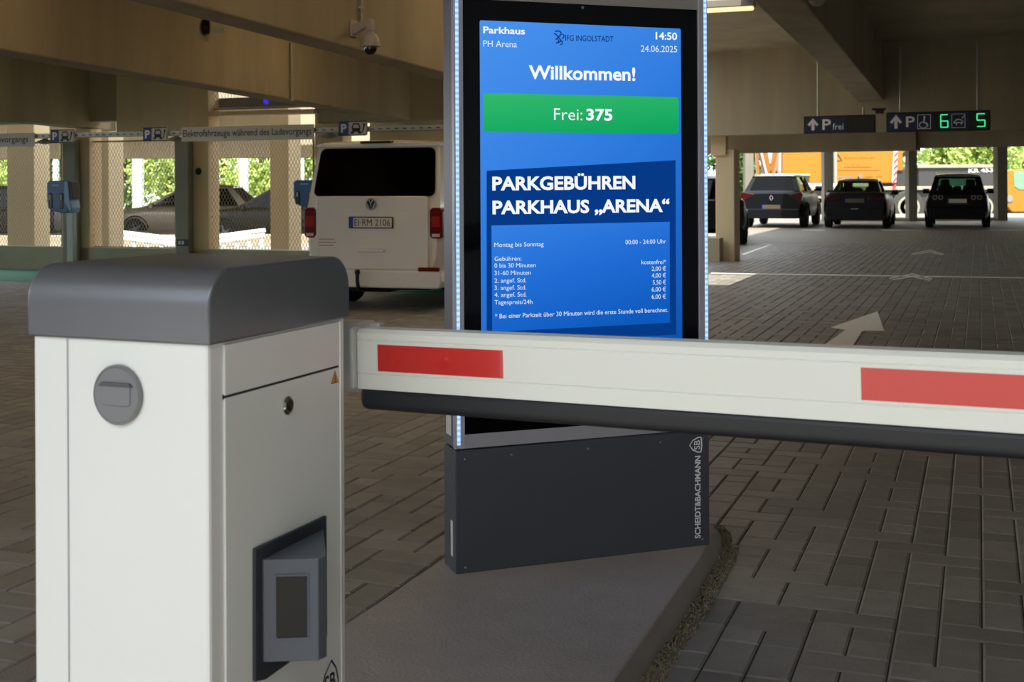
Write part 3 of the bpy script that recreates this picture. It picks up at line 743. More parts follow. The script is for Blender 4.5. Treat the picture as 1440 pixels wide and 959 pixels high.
    for y, k in ((rt[0]-.05, .0), (rt[0]+.06, .6), (rt[0]*.6+ft[0]*.4, 1), (rt[0]*.3+ft[0]*.7, .9), (ft[0], .1)):
        tt_ = max(0, min(1, (y-rt[0])/(ft[0]-rt[0]))); hw = rt[1] + (ft[1]-rt[1])*tt_ + .012; z = rt[2] + (ft[2]-rt[2])*tt_; cr = .06*k + .012
        top = [(hw*cos(pi*i/12), y, z - .005 + cr*sin(pi*i/12)**.6) for i in range(13)]
        rr.append(top + [(-hw*.98, y, z-.03), (hw*.98, y, z-.03)])
    MB().loft(rr).build('roof', P.get('roofmat', bm_), t, smooth=50)
    r = P['r']
    for sx in (-1, 1):
        for y in P['axles']: wheel(t, sx*(w-P.get('wx', .10)), y, r, P.get('tw', .21), sx)
        mb = MB().loft([[(sx*(w*.93 + .02) + dx, fb[0]-.30 + a*.06, belt+.06 + b*.075) for a, b in [(cos(2*pi*i/12), sin(2*pi*i/12)) for i in range(12)]] for dx in (0, sx*.09, sx*.19)])
        mb.bar((sx*w*.9, fb[0]-.28, belt+.0), (sx*(w*.93+.06), fb[0]-.29, belt+.05), .04, .04)
        if P.get('mirrors', True): mb.build('wing_mirror', P.get('mirror', BLACK), t, smooth=40)
        if P.get('arches'):
            for y in P['axles']:
                pts = [(sx*(w+.002), y + (r+.05)*cos(pi*i/10), r + (r+.05)*sin(pi*i/10)) for i in range(11)]
                MB().tube(pts, .022, 6).build('arch_trim', BLACK, t)
    # seats
    for sx in (-.36, .36):
        MB().prism(rrect(sx-.22, sx+.22, .45, belt+.24, .08, 4), fb[0]-1.15, fb[0]-1.0, 'y').prism(rrect(sx-.13, sx+.13, belt+.20, belt+.42, .06, 4), fb[0]-1.18, fb[0]-1.08, 'y').build('front_seat', SEATM, t)
    if P.get('bench', True):
        mb = MB().prism(rrect(-.62, .62, .45, belt+.10, .06, 3), rb[0]+.75, rb[0]+.9, 'y')
        for sx in (-.4, 0, .4): mb.prism(rrect(sx-.12, sx+.12, belt+.06, belt+.22, .05, 4), rb[0]+.74, rb[0]+.82, 'y')
        mb.build('rear_bench', SEATM, t)
    return t, w, f_at
def plate(t, z, y, txt=None, w=.52, yel='cfc9ae'):
    p = MB().prism(rrect(-w/2-.012, w/2+.012, z-.067, z+.067, .012, 3), y-.010, y, 'y').build('licence_plate', BLACK, t)
    MB().box(-w/2+.045, w/2, y-.0125, y-.009, z-.055, z+.055).build('plate_face', mat('plate_'+yel, yel, .5), p)
    MB().box(-w/2, -w/2+.045, y-.0125, y-.009, z-.055, z+.055).build('plate_band', mat('plate_blue', '1f3fa0', .5), p)
    if txt: letter('lettering', txt, (-w/2+.06, z-.037), (w/2-.02, z-.037), .075, INK, p, lambda a, b: (a, y-.0135, b), .0)
    return p
def box_lamp(t, name, m, x0, x1, y0, y1, z0, z1, bev=.02):
    return MB().box(x0, x1, y0, y1, z0, z1).build(name, m, t, bevel=bev, seg=3)

# ---- white van
VANW = mat('van_white', 'efede8', .25, coat=.5)
vr = at(524, 429, 13.2); VH = R(17)
def make_van():
    P = dict(round_rear=True, L=4.9, W=1.86, belt=1.20, zb=.34, r=.34, axles=(.95, 3.95), tw=.25, wx=.2, paint=VANW, tail=.84, rglass=glass('van_glass', '4a7a68', .6), glass=GL_DARK,
             deck=[(0, 1.18), (.1, 1.2), (3.7, 1.2), (4.5, 1.05), (4.9, .8)],
             cabin=((.02, .82, 1.17), (.20, .76, 1.90), (3.3, .76, 1.92), (4.2, .84, 1.17)), rmar=(.035, .035, .17, .07), mirror=VANW, bench=True)
    t, w, f = car('van', 'white van seen from behind, parked at the charging bays', 'van', (vr.x, vr.y, .004), VH, P)
    t.scale = (.93, .93, .93)
    tg = MB().prism(rrect(-.69, .69, .47, 1.30, .05, 4), -.028, .03, 'y').build('tailgate', VANW, t, bevel=.012, seg=3)
    # raised lid field for the plate, crease lines, grip
    MB().prism([(-.33, .88), (.33, .88), (.52, 1.10), (-.52, 1.10)], -.0295, -.02, 'y').build('plate_recess', VANW, tg, bevel=.006)
    MB().box(-.16, .16, -.05, -.02, .665, .70).box(-.15, .15, -.035, -.02, .70, .735).build('grip', VANW, tg, bevel=.006)
    p = plate(tg, 1.0, -.034, 'EI·RM 2106', .52, 'dedccf')
    c = (0, -.03, 1.21); r = .066
    e = MB().lathe([(r, 0), (r, -.008), (r*.92, -.012), (r*.86, -.008), (.002, -.006)], 32, c, 'y').build('round_emblem', BLACK, tg, smooth=30)
    mb = MB(); pl = lambda a, b: (a, -.040, b + 1.21)
    circ = [(r*.9*cos(2*pi*i/32), r*.9*sin(2*pi*i/32)) for i in range(33)]
    ribbon(mb, circ, .012, pl); ribbon(mb, [(-r*.38, r*.8), (0, r*.05), (r*.38, r*.8)], .011, pl)
    ribbon(mb, [(-r*.82, r*.25), (-r*.36, -r*.75), (0, -r*.02), (r*.36, -r*.75), (r*.82, r*.25)], .011, pl)
    mb.build('emblem_letters', mat('chrome_trim', 'dededa', .2, metal=.8), e, fix=False)
    for sx in (-1, 1):
        xa, xb = sorted((sx*.70, sx*.855))
        l = MB().prism(rrect(xa, xb, .82, 1.17, .05, 4), -.012, .16, 'y').build('tail_light', REDLENS, t, bevel=.015)
        MB().box(xa+.03, xb-.03, -.016, -.008, .95, 1.07).build('inner_lens', mat('bright_lens', 'b01a16', .2, spec=.3), l, bevel=.006)
        MB().box(xa+.03, xb-.03, -.016, -.008, .84, .875).build('clear_lens', mat('clear_lens', 'd9cfc8', .15), l, bevel=.006)
        xa, xb = sorted((sx*.58, sx*.83)); MB().box(xa, xb, -.06, -.02, .455, .50).build('reflector', REDLENS, t, bevel=.006)
    MB().prism([(-.82, .26), (.82, .26), (.85, .34), (.85, .46), (-.85, .46), (-.85, .34)], -.055, .25, 'y').build('bumper', VANW, t, bevel=.02, seg=3)
    MB().box(-.70, .70, .02, .5, .235, .30).box(-.3, .2, .06, .4, .20, .25).build('underbody', BLACK, t, bevel=.03)
    MB().tube([(-.13, .0, .24), (-.13, -.10, .25), (-.13, -.13, .34), (-.13, -.13, .42)], .022, 10).lathe([(.001, -.035), (.026, -.026), (.035, 0), (.026, .026), (.001, .035)], 12, (-.13, -.13, .44)).build('tow_hitch', BLACK, t, smooth=40)
    MB().prism(rrect(-.19, .19, 1.905, 1.932, .012, 3), .10, .2, 'y').build('brake_light', BRAKER, t)
    for k, x1 in enumerate((-.46, -.44, -.47)):
        MB().box(-.66, x1, -.0305, -.029, .80 - k*.035, .812 - k*.035).build('sticker_line', mat('faint_pink', 'c79c98', .5), tg)
    MB().box(-.42, .42, .0, .03, 1.255, 1.262).build('wiper', BLACK, t)
make_van()

# ---- three cars at the end of the aisle
DARKBLUE = mat('dark_car_paint', '0d0f14', .3, coat=.0, spec=.2)
BLACKP = mat('black_car_paint', '0a0a0b', .3, coat=.0, spec=.2)
GREYP = mat('dark_grey_car_paint', '14161a', .3, coat=.0, spec=.2)
g3 = ground(1346, 321); g2 = ground(1202, 321.5); g1 = ground(1085, 320.5); g0 = ground(1046, 341)
# people carrier
P = dict(L=4.2, W=1.76, belt=.98, zb=.24, r=.32, axles=(.85, 3.43), paint=BLACKP, tail=.92, rglass=glass('green_glass', 'b4e0d2', 1.0),
         deck=[(0, .93), (.12, .98), (3.2, .98), (3.7, .88), (4.2, .68)], cabin=((.10, .76, .97), (.42, .60, 1.50), (2.2, .60, 1.52), (3.3, .72, .95)), rmar=(.10, .10, .06, .10), roofmat=mat('roof_sky_sheen', '2a2c30', .12, coat=1))  # roof paler than the body, sky sheen put into its colour
t, w, f = car('compact_van', 'black people carrier with round rear lights, rightmost of the parked three', 'car', (g3.x, g3.y, 0), atan2(g3.x, g3.y)+.01, P)
for sx in (-1, 1):
    for x in (.44, .60):
        l = MB().lathe([(.075, .05), (.075, -.03), (.06, -.035), (.002, -.03)], 20, (sx*x, -.0, .88), 'y').build('tail_light', BRAKER, t, smooth=35)
        MB().lathe([(.066, -.03), (.066, -.04), (.045, -.04), (.045, -.03)], 20, (sx*x, 0, .88), 'y').build('light_ring', mat('lens_ring', '8f8a7a', .3), l)
    box_lamp(t, 'reflector', BRAKER, *sorted((sx*.52, sx*.78)), -.04, .03, .36, .40, .008)
    MB().tube([(sx*.60, .55, 1.54), (sx*.61, .9, 1.58), (sx*.61, 1.9, 1.59), (sx*.60, 2.25, 1.55)], .018, 8).build('roof_rail', ALUBR, t)
plate(t, .78, -.02, None, .52)
MB().box(-.30, .30, -.03, .0, .68, .71).build('boot_strip', mat('boot_trim', '2c2c2a', .3), t, bevel=.006)
MB().prism(rrect(-.76, .76, .26, .60, .05, 4), -.05, .12, 'y').build('bumper', BLACKP, t, bevel=.03, seg=3)
# saloon
P = dict(L=4.75, W=1.84, belt=.95, zb=.22, r=.33, axles=(1.05, 3.85), paint=GREYP, tail=.88, rglass=glass('saloon_glass', 'd0d4b8', .8),
         deck=[(0, .96), (.1, 1.02), (.6, 1.03), (3.5, .95), (4.2, .86), (4.75, .65)], cabin=((.62, .70, 1.00), (1.35, .56, 1.36), (2.4, .57, 1.40), (3.5, .70, .93)), rmar=(.06, .06, .06, .06), roofmat=mat('roof_sky_sheen2', '3a3d44', .12, coat=1))  # saloon roof lightened, its colour carries the sheen of the sky
t, w, f = car('saloon_car', 'dark grey saloon with a boot, between the two other parked cars', 'car', (g2.x, g2.y, 0), atan2(g2.x, g2.y)+.075, P)
for sx in (-1, 1):
    box_lamp(t, 'tail_light', BRAKER, *sorted((sx*.36, sx*.84)), -.02, .2, .80, .90, .03)
    box_lamp(t, 'exhaust_trim', BRAKER, *sorted((sx*.62, sx*.80)), -.05, .03, .38, .43, .01)
plate(t, .80, -.02, None, .52, '4c4734')
MB().prism(rrect(-.80, .80, .24, .60, .05, 4), -.05, .12, 'y').build('bumper', GREYP, t, bevel=.03, seg=3)
MB().box(-.10, .10, -.06, -.03, .56, .575).build('badge', ALU, t)
MB().prism([(1.5, 1.44), (1.66, 1.43), (1.5, 1.50)], -.015, .015, 'x').build('roof_aerial', BLACK, t)
# crossover
P = dict(L=4.45, W=1.84, belt=1.08, zb=.26, r=.35, axles=(.88, 3.55), paint=DARKBLUE, tail=.90, rglass=mat('privacy_glass', '040507', .12, spec=.12), glass=GL_DARK,
         deck=[(0, .98), (.12, 1.08), (3.3, 1.04), (3.9, .95), (4.45, .72)], cabin=((.12, .82, 1.06), (.50, .62, 1.52), (2.4, .62, 1.56), (3.4, .76, 1.0)), rmar=(.09, .09, .06, .12), arches=True, roofmat=mat('roof_sky_sheen', '2a2c30', .12, coat=1))  # crossover roof colour lightened to show sky sheen
t, w, f = car('crossover_car', 'dark blue crossover with slanting rear lights, leftmost of the parked three', 'car', (g1.x, g1.y, 0), atan2(g1.x, g1.y)+.16, P)
for sx in (-1, 1):
    MB().prism([(sx*.48, .98), (sx*.86, 1.06), (sx*.90, .98), (sx*.84, .66), (sx*.74, .84)], -.02, .22, 'y').build('tail_light', BRAKER, t, bevel=.015)
plate(t, .62, -.035, None, .52, '4a4430')
MB().prism(rrect(-.82, .82, .28, .56, .05, 4), -.06, .14, 'y').build('bumper', DARKBLUE, t, bevel=.03, seg=3)
mb = MB(); pl = lambda a, b: (a, -.025, b); ribbon(mb, [(-.05, .88), (0, .96), (.05, .88), (0, .80), (-.05, .88)], .012, pl); mb.build('badge', ALU, t, fix=False)
MB().prism([(.9, 1.60), (1.1, 1.60), (.9, 1.68)], -.015, .015, 'x').build('roof_aerial', BLACK, t)
# car mostly hidden by the pillar
P = dict(mirrors=False, L=4.3, W=1.80, belt=.98, zb=.24, r=.34, axles=(.85, 3.45), paint=BLACKP, tail=.90, rglass=GL_DARK, glass=GL_DARK,
         deck=[(0, .93), (.12, .98), (3.2, .98), (3.7, .88), (4.3, .68)], cabin=((.10, .76, .97), (.42, .60, 1.42), (2.2, .60, 1.45), (3.3, .72, .95)), arches=True)
t, w, f = car('hatchback_car', 'black car almost hidden behind the pale pillar', 'car', (ground(1052, 342).x - 1.08, ground(1052, 342).y - .9, 0), R(8.5), P)

# ---- cars on the second deck, seen sideways through the mesh
SILV = mat('silver_car_paint', 'a89a86', .3, metal=.3, coat=.3)
DKBR = mat('dark_brown_car_paint', '2c261c', .35, spec=.3)
Pside = dict(L=4.6, W=1.82, belt=.98, zb=.24, r=.34, axles=(.95, 3.65), paint=SILV, tail=.88, rglass=GL_DARK, glass=glass('deck_glass', '4a463c', .5),
         deck=[(0, .95), (.12, 1.0), (3.4, 1.0), (4.0, .92), (4.6, .68)], cabin=((.25, .76, .98), (.85, .60, 1.58), (2.3, .60, 1.60), (3.45, .72, .98)), arches=True, mirror=SILV)
p = at(372, 300, 37.6)
car('estate_car', 'silver car behind the mesh fence with its bonnet to the left', 'car', (p.x, p.y, -.30), R(-88), Pside)
P2 = dict(Pside); P2['paint'] = DKBR; P2['mirror'] = DKBR; P2['roofmat'] = mat('bluish_roof', '5a6a78', .15, coat=1)
p = at(508, 300, 35)
car('estate_car', 'dark brown car behind the mesh fence left of the white van', 'car', (p.x, p.y, -.30), R(-93), P2)
P3 = dict(P2); P3['roofmat'] = DKBR
p = at(88, 300, 36)
car('estate_car', 'dark car behind the mesh fence left of the silver car', 'car', (p.x, p.y, -.30), R(-93), P3)

# ---- mobile crane beyond the far columns
def make_crane():
    Y = 52.0
    X = lambda px: ray(px, HY)[0]*Y
    Z = lambda py, px: at(px, py, Y).z
    t = thing('mobile_crane', 'big yellow and grey mobile crane standing in the sunlit yard', 'crane', (X(1250), Y, -.01))
    ox = X(1250)
    def bx(x0, x1, y0, y1, d0=0, d1=1.6): return (X(x0)-ox, X(x1)-ox, d0, d1, Z(y1, (x0+x1)/2)+.01, Z(y0, (x0+x1)/2)+.01)
    ch = MB().box(*bx(1085, 1418, 268, 305, .15, 2.4)).build('chassis', CRGREY, t, bevel=.05)
    MB().box(*bx(1085, 1418, 262, 267.5, -.05, 2.4)).build('deck_edge', PALEL, t, bevel=.02)
    MB().box(*bx(1085, 1500, 304, 307.5, -.02, .2)).build('lower_rail', PALEL, t, bevel=.02)
    for px in (1150, 1216, 1277, 1338, 1380):
        c = (X(px)-ox, -.05, Z(291, px)+.01)
        wl_ = MB().lathe([(.68, .3), (.70, .05), (.66, .0), (.46, -.02), (.002, -.02)], 30, c, 'y').build('wheel', TYRE if px != 1277 else CRGREY, t, smooth=35)
        MB().lathe([(.46, -.05), (.46, -.01), (.37, -.01), (.37, -.05)], 30, c, 'y').lathe([(.20, -.08), (.20, 0), (.002, 0), (.002, -.08)], 20, c, 'y').build('wheel_ring', PALEL, wl_)
    MB().box(*bx(1293, 1405, 235, 262, .1, 2.2)).box(*bx(1256, 1296, 237, 262, .4, 2.2)).build('superstructure', CRGREY, t, bevel=.04)
    MB().box(*bx(1291, 1405, 231.5, 236, 0, 2.3)).build('superstructure_edge', PALEL, t, bevel=.02)
    letter('lettering', 'KR 453', (X(1363)-ox, Z(242.3, 1363)), (X(1397.5)-ox, Z(241.3, 1397)), .17, mat('bright_print', 'ffffff', .5), t, lambda a, b: (a, .08, b), .03)
    ys = MB().box(*bx(1101, 1167, 200, 257.5, .05, 2.2)).build('engine_housing', YELLOW, t, bevel=.04)
    MB().box(*bx(1110, 1138, 246.5, 254, .0, .1)).build('vent_grille', CRGREY, ys, bevel=.01)
    MB().box(*bx(1109, 1139, 244.6, 246.6, -.02, .1)).build('vent_ledge', mat('pale_yellow', 'ffd98a', .5), ys)
    bh = MB().box(*bx(1176, 1258, 200, 257.5, -.05, 2.2)).build('ballast_panel', YELLOW, t, bevel=.04)
    MB().box(*bx(1172.5, 1176.5, 200, 258, -.1, .3)).build('white_post', PALEL, t, bevel=.01)
    pl = lambda a, b: (a, -.06, b)
    ky = lambda px, py: (X(px)-ox, Z(py, px))
    mb = MB(); ribbon(mb, [ky(1176.5, 226), ky(1183.5, 226), ky(1178, 217), ky(1176.5, 219)], .05, pl); mb.build('triangle_mark', INK, bh, fix=False)
    dk = mat('brown_print', '8a5a14', .6)
    letter('lettering', 'Schmidbauer', ky(1187, 223.5), ky(1231, 222.5), .10, dk, bh, pl, .0)
    mb = MB()
    for x0, x1, y in ((1186, 1225, 234.5), (1177, 1237, 239)): ribbon(mb, [ky(x0, y), ky(x1, y)], .035, pl)
    for x in (1198.5, 1206.5): ribbon(mb, [ky(x-1, 231.5), ky(x+1, 231.5)], .05, pl)
    for x0, x1 in ((1216, 1226), (1232, 1240)): ribbon(mb, [ky(x0, 248), ky(x1, 248)], .06, pl)
    mb.build('printed_lines', dk, bh, fix=False)
    mb = MB(); ribbon(mb, [ky(1176.5, 249), ky(1198, 248.6)], .06, pl); ribbon(mb, [ky(1206.5, 248), ky(1211.5, 248)], .2, pl); mb.build('grey_print', mat('grey_print', '77756c', .6), bh, fix=False)
    sp = MB().bar((X(1259.5)-ox, -.1, Z(200, 1259)), (X(1256)-ox, -.1, Z(256, 1256)), .17, .05).build('striped_post', mat('post_white', 'efe6e0', .5), t)
    mb = MB(); 
    for k in range(7):
        y = 204 + k*9; xo = -.0625*(y-200)
        mb.add([(X(1257.2+xo)-ox, -.135, Z(y+5, 1257)), (X(1262+xo)-ox, -.135, Z(y-1, 1262)), (X(1262+xo)-ox, -.135, Z(y+3.5, 1262)), (X(1257.2+xo)-ox, -.135, Z(y+9.5, 1257))], [(0,1,2,3)])
    mb.build('red_stripe', mat('stripe_red', 'c83a40', .5), sp, fix=False)
    MB().box(*bx(1258, 1273, 200, 240, .3, 1.5)).build('rear_panel', YELLOW, t, bevel=.03)
    # lifting arms at the left
    bo = MB()
    for a, b, wd in (((1074, 205), (1084, 258), .34), ((1094, 205), (1086, 245), .16), ((1066, 205), (1069, 255), .10), ((1064, 254), (1104, 250), .34), ((1064, 246), (1082, 258), .2)):
        p = Vector((X(a[0])-ox, Z(a[1], a[0]))); q = Vector((X(b[0])-ox, Z(b[1], b[0]))); n = Vector((-(q-p).y, (q-p).x)).normalized()*wd/2
        bo.prism([p-n, p+n, q+n, q-n], .2, .5, 'y')
    bo.build('lifting_arm', YEL2, t, bevel=.02)
    MB().tube([(X(1098)-ox, .1, Z(205, 1098)), (X(1097)-ox, .1, Z(250, 1097))], .05, 8).tube([(X(1070)-ox, .1, Z(208, 1070)), (X(1080)-ox, .1, Z(250, 1080))], .05, 8).build('hydraulic_ram', ALU, t)
    # driver cab at the right
    cb = MB().prism([ky(1415, 238.5), ky(1500, 236), ky(1500, 298), ky(1422, 298), ky(1415.5, 290)], -.1, 2.2, 'y').build('driver_cab', YELLOW, t, bevel=.05)
    MB().prism([ky(1424, 241), ky(1500, 240), ky(1500, 266), ky(1432, 266.5), ky(1425, 262)], -.13, -.08, 'y').build('cab_window', mat('cab_glass', '6f9a78', .1), cb, bevel=.02)
    MB().lathe([(.14, -.14), (.14, -.1), (.002, -.1)], 16, (*ky(1418, 279)[:1], 0, ky(1418, 279)[1]), 'y').build('cab_lamp', DISC, cb)
make_crane()

# ================================================================== MARKINGS ON THE FLOOR
def marking(name, px, label, cat, m=PAINTW, group=None, z=.0022):
    mb = MB()
    for P in px:
        v = [ground(*p) for p in P]; mb.prism([(q.x, q.y) for q in v], z-.0012, z)
    o = mb.build(name, m); return tag(o, label, cat, group)
marking('floor_arrow', [[(1060, 590), (1090, 596), (1197, 490), (1212, 466), (1189, 464), (1154, 489)], [(1168, 460.5), (1234, 438), (1243.5, 465.5), (1216, 465), (1212, 466), (1189, 464)]], 'white direction arrow painted on the paving, pointing down the aisle', 'floor arrow')
marking('floor_line', [[(1000, 383.6), (1440, 390), (1440, 391.6), (1000, 384.8)]], 'long thin white line painted across the aisle', 'floor line')
for pts, w, lab in ((((1251, 391), (1283, 384.5), (1311, 392)), 3.0, 'nearer white chevron outline painted on the paving'), (((1282, 357), (1307, 351.5), (1328, 357.5)), 1.8, 'farther white chevron outline painted on the paving')):
    P = []
    (ax, ay), (bx_, by), (cx, cy) = pts
    P.append([(ax, ay), (bx_, by), (bx_, by+w*.45), (ax, ay+w*.4)]); P.append([(bx_, by), (cx, cy), (cx, cy+w*.4), (bx_, by+w*.45)])
    h = w*1.3
    P.append([(ax+4, ay+h*.45), (bx_, by+h), (bx_, by+h+w*.4), (ax+4, ay+h*.45+w*.35)]); P.append([(bx_, by+h), (cx-3, cy+h*.45), (cx-3, cy+h*.45+w*.35), (bx_, by+h+w*.4)])
    marking('floor_chevron', P, lab, 'floor marking')
marking('floor_line', [[(1042, 357.5), (1084, 343), (1087, 343.6), (1046, 358.6)], [(1054, 342.6), (1084, 342.8), (1087, 343.6), (1056, 343.4)]], 'white bay corner line on the floor beside the pillar', 'floor line')
for x0, x1, w in ((1128, 1160, 'leftmost'), (1240, 1297, 'middle'), (1390, 1440, 'rightmost')):
    marking('floor_line', [[(x0, 323.3), (x1, 323.3), (x1, 324), (x0, 324)]], 'thin white bay line before the parked cars, %s of three' % w, 'floor line')
def uvquad(u0, u1, v0, v1): return [uv2xy(u0, v0), uv2xy(u1, v0), uv2xy(u1, v1), uv2xy(u0, v1)]
o = MB().prism(uvquad(-26, -4.2, 13.9, 15.75), .001, .0022).build('green_bay_paint', PAINTG); tag(o, 'green painted strip of the charging bays along the parapet', 'floor marking')

# ================================================================== LEFT: RAIL, SIGNS, LAMPS, CHARGERS, MESH
RL = Frame(at(-60, 195, 19.0), atan2(-1.62, 4.55))
ra = RL.hit_y(-60, 194)[0]; rb_ = RL.hit_y(640, 178)[0]; rz = RL.hit_y(220, 187.5)[1]
t = thing('cable_tray', 'long grey cable tray carrying the charging bay signs', 'cable tray', RL.o, RL.ang)
rh = .035
mb = MB().box(ra-1, rb_, .03, .07, rz-rh, rz-rh+.012).box(ra-1, rb_, .03, .033, rz-rh, rz+rh).box(ra-1, rb_, .14, .143, rz-rh, rz+rh).box(ra-1, rb_, .03, .143, rz-rh, rz-rh+.004)
x = ra
while x < rb_: mb.box(x, x+.05, .0285, .0305, rz-.008, rz+.006, 1); x += .12
mb.build('tray', [GALV, INK], t)
def hang_sign(name, label, corners, parts):
    """flat sheet on the front of the tray"""
    (x0, y0), (x1, y1), h0 = corners[0], corners[1], corners[2]
    a, za = RL.hit_y(x0, y0); b, zb_ = RL.hit_y(x1, y1); z1 = (za+zb_)/2; hgt = h0
    th = thing(name, label, 'sign', RL.o + RL.x*a + Vector((0, 0, z1-hgt)), RL.ang)
    parts(th, b-a, hgt); return th
def p_sign(th, w, h, full=True):
    s = MB().prism(rrect(0, w, 0, h, .03, 3), .0, .02, 'y').build('panel', SIGNW, th)
    pl = lambda a, b: (a, -.002, b)
    mb = MB(); poly(mb, [(.012, .012), (w*.36, .012), (w*.36, h-.012), (.012, h-.012)], pl); mb.build('blue_field', SIGNB, s, fix=False)
    letter('lettering', 'P', (w*.09, h*.22), (w*.29, h*.22), h*.58, WPRINT, s, lambda a, b: (a, -.004, b), .03)
    mb = MB(); ribbon(mb, [(.008, .008), (w-.008, .008), (w-.008, h-.008), (.008, h-.008), (.008, .008)], .014, lambda a, b: (a, -.003, b))
    c = w*.62
    poly(mb, [(c-w*.14, h*.26), (c+w*.14, h*.26), (c+w*.14, h*.52), (c-w*.14, h*.52)], pl)
    ribbon(mb, [(c-w*.14, h*.5), (c-w*.09, h*.8), (c+w*.09, h*.8), (c+w*.14, h*.5)], .022, pl)
    for k in (-1, 1): poly(mb, [(c+k*w*.13-.025, h*.14), (c+k*w*.13+.025, h*.14), (c+k*w*.13+.025, h*.28), (c+k*w*.13-.025, h*.28)], pl)
    ribbon(mb, [(w*.84, h*.2), (w*.88, h*.5), (w*.90, h*.8)], .018, pl); poly(mb, [(w*.86, h*.62), (w*.94, h*.66), (w*.93, h*.84), (w*.87, h*.82)], pl)
    mb.build('pictogram', INK, s, fix=False)
PH = .20
for (x0, x1, y, lab) in ((71, 104, 182, 'blue and white parking sign with a charging car, above the blue wall charger'),
                    (201, 235, 179, 'blue and white parking sign with a charging car, left of the long text sign'),
                    (476, 516, 170, 'blue and white parking sign with a charging car, above the white van')):
    hang_sign('parking_sign', lab, ((x0, y), (x1, y), PH), p_sign)
def txt_sign(txt, f0, f1):
    def fn(th, w, h):
        s = MB().box(0, w, 0, .02, 0, h).build('panel', SIGNW, th)
        letter('lettering', txt, (w*f0, h*.33), (w*f1, h*.33), h*.46, INK, s, lambda a, b: (a, -.003, b), .006)
    return fn
hang_sign('text_sign', 'long pale sign about electric vehicles while charging, left of the white van', ((255, 180), (441, 173.5), .205), txt_sign('Elektrofahrzeuge während des Ladevorgangs', .012, .985))
hang_sign('text_sign', 'pale text sign cut off by the left edge of the picture', ((-150, 193), (48, 184.5), .205), txt_sign('Elektrofahrzeuge während des Ladevorgangs', .012, .96))
def tray_lamp(px, py, lab):
    x, z = RL.hit_y(px, py)
    z = rz - rh - .062
    th = thing('bay_light', lab, 'lamp', RL.o + RL.x*x + Vector((0, 0, z)) + RL.y*.05, RL.ang, 'small round lights under the cable tray')
    MB().lathe([(.02, .055), (.11, .02), (.115, .0), (.10, -.012), (.002, -.03)], 18).build('cover', PALEL, th, smooth=50)
    MB().box(-.03, .03, -.018, .03, .01, rz-rh-z-.002).build('bracket', GALV, th)
tray_lamp(60, 194, 'small round light under the cable tray above the left column')
tray_lamp(245, 193, 'small round light under the cable tray beside the long text sign')
tray_lamp(460, 188, 'small round light under the cable tray left of the sign above the van')
BLUEB = mat('charger_blue', '1c5f9e', .35); BLUEL = mat('charger_light_blue', '7ea8d8', .35)
def charger(px, py_top, py_bot, Y, ang, lab, base_px):
    p = at(px, py_bot, Y); zt = at(px, py_top, Y).z
    th = thing('wall_charger', lab, 'charging station', (p.x, p.y, 0), ang)
    h = zt - p.z; z0 = p.z
    MB().box(-.02, .10, .05, .13, 0, z0+.05).build('pole', mat('pole_grey', '9aa39c', .4, metal=.3), th, bevel=.006)
    b = MB().prism([(-.24, z0+h*.35), (-.16, z0+.03), (.02, z0), (.16, z0), (.16, z0+h), (-.20, z0+h), (-.24, z0+h*.92)], -.13, .06, 'y').build('casing', BLUEB, th, bevel=.015)
    MB().prism([(.10, z0+h*.97), (.165, z0+h*.97), (.20, z0+h*.4), (.235, z0+h*.15), (.2, z0+.0), (.10, z0+h*.35)], -.14, .065, 'y').build('side_cover', BLUEL, b, bevel=.01)
    MB().prism([(.165, z0+h*.98), (.21, z0+h*.95), (.235, z0+h*.42), (.20, z0+h*.44)], -.12, .055, 'y').build('display_panel', BLACK, b, bevel=.006)
    for x in (-.17, .035):
        s = MB().prism(rrect(x-.04, x+.04, z0+h*.12, z0+h*.62, .03, 4), -.138, -.10, 'y').build('socket', BLACK, b, bevel=.008)
        MB().box(x-.015, x+.012, -.141, -.136, z0+h*.40, z0+h*.56).build('socket_label', mat('faded_label', 'b9c4a0', .6), s)
    MB().box(-.13, -.0, -.136, -.128, z0+h*.83, z0+h*.88).build('name_strip', BLUEL, b)
charger(92, 254, 299, 18.9, -A_ANG, 'blue wall charger on a grey pole above the barrier housing', 95)
charger(440, 253, 292, 17.6, -A_ANG, 'blue wall charger partly hidden by the white van', 440)
# dark little plate on the grey post
x, z = WL.hit_y(249, 341.5, -.15); x1, _ = WL.hit_y(264.5, 341.5, -.15)
th = thing('small_plate', 'small dark number plate on the slim grey post', 'plate', WL.o + WL.x*x + WL.y*-.16 + Vector((0, 0, z-.045)), WL.ang)
s = MB().box(0, x1-x, 0, .012, 0, .10).build('panel', mat('plate_dark', '2a2f33', .5), th)
MB().box(.03, .07, -.002, .0, .025, .075).box(.09, .13, -.002, .0, .025, .075).build('print', GALV, s)
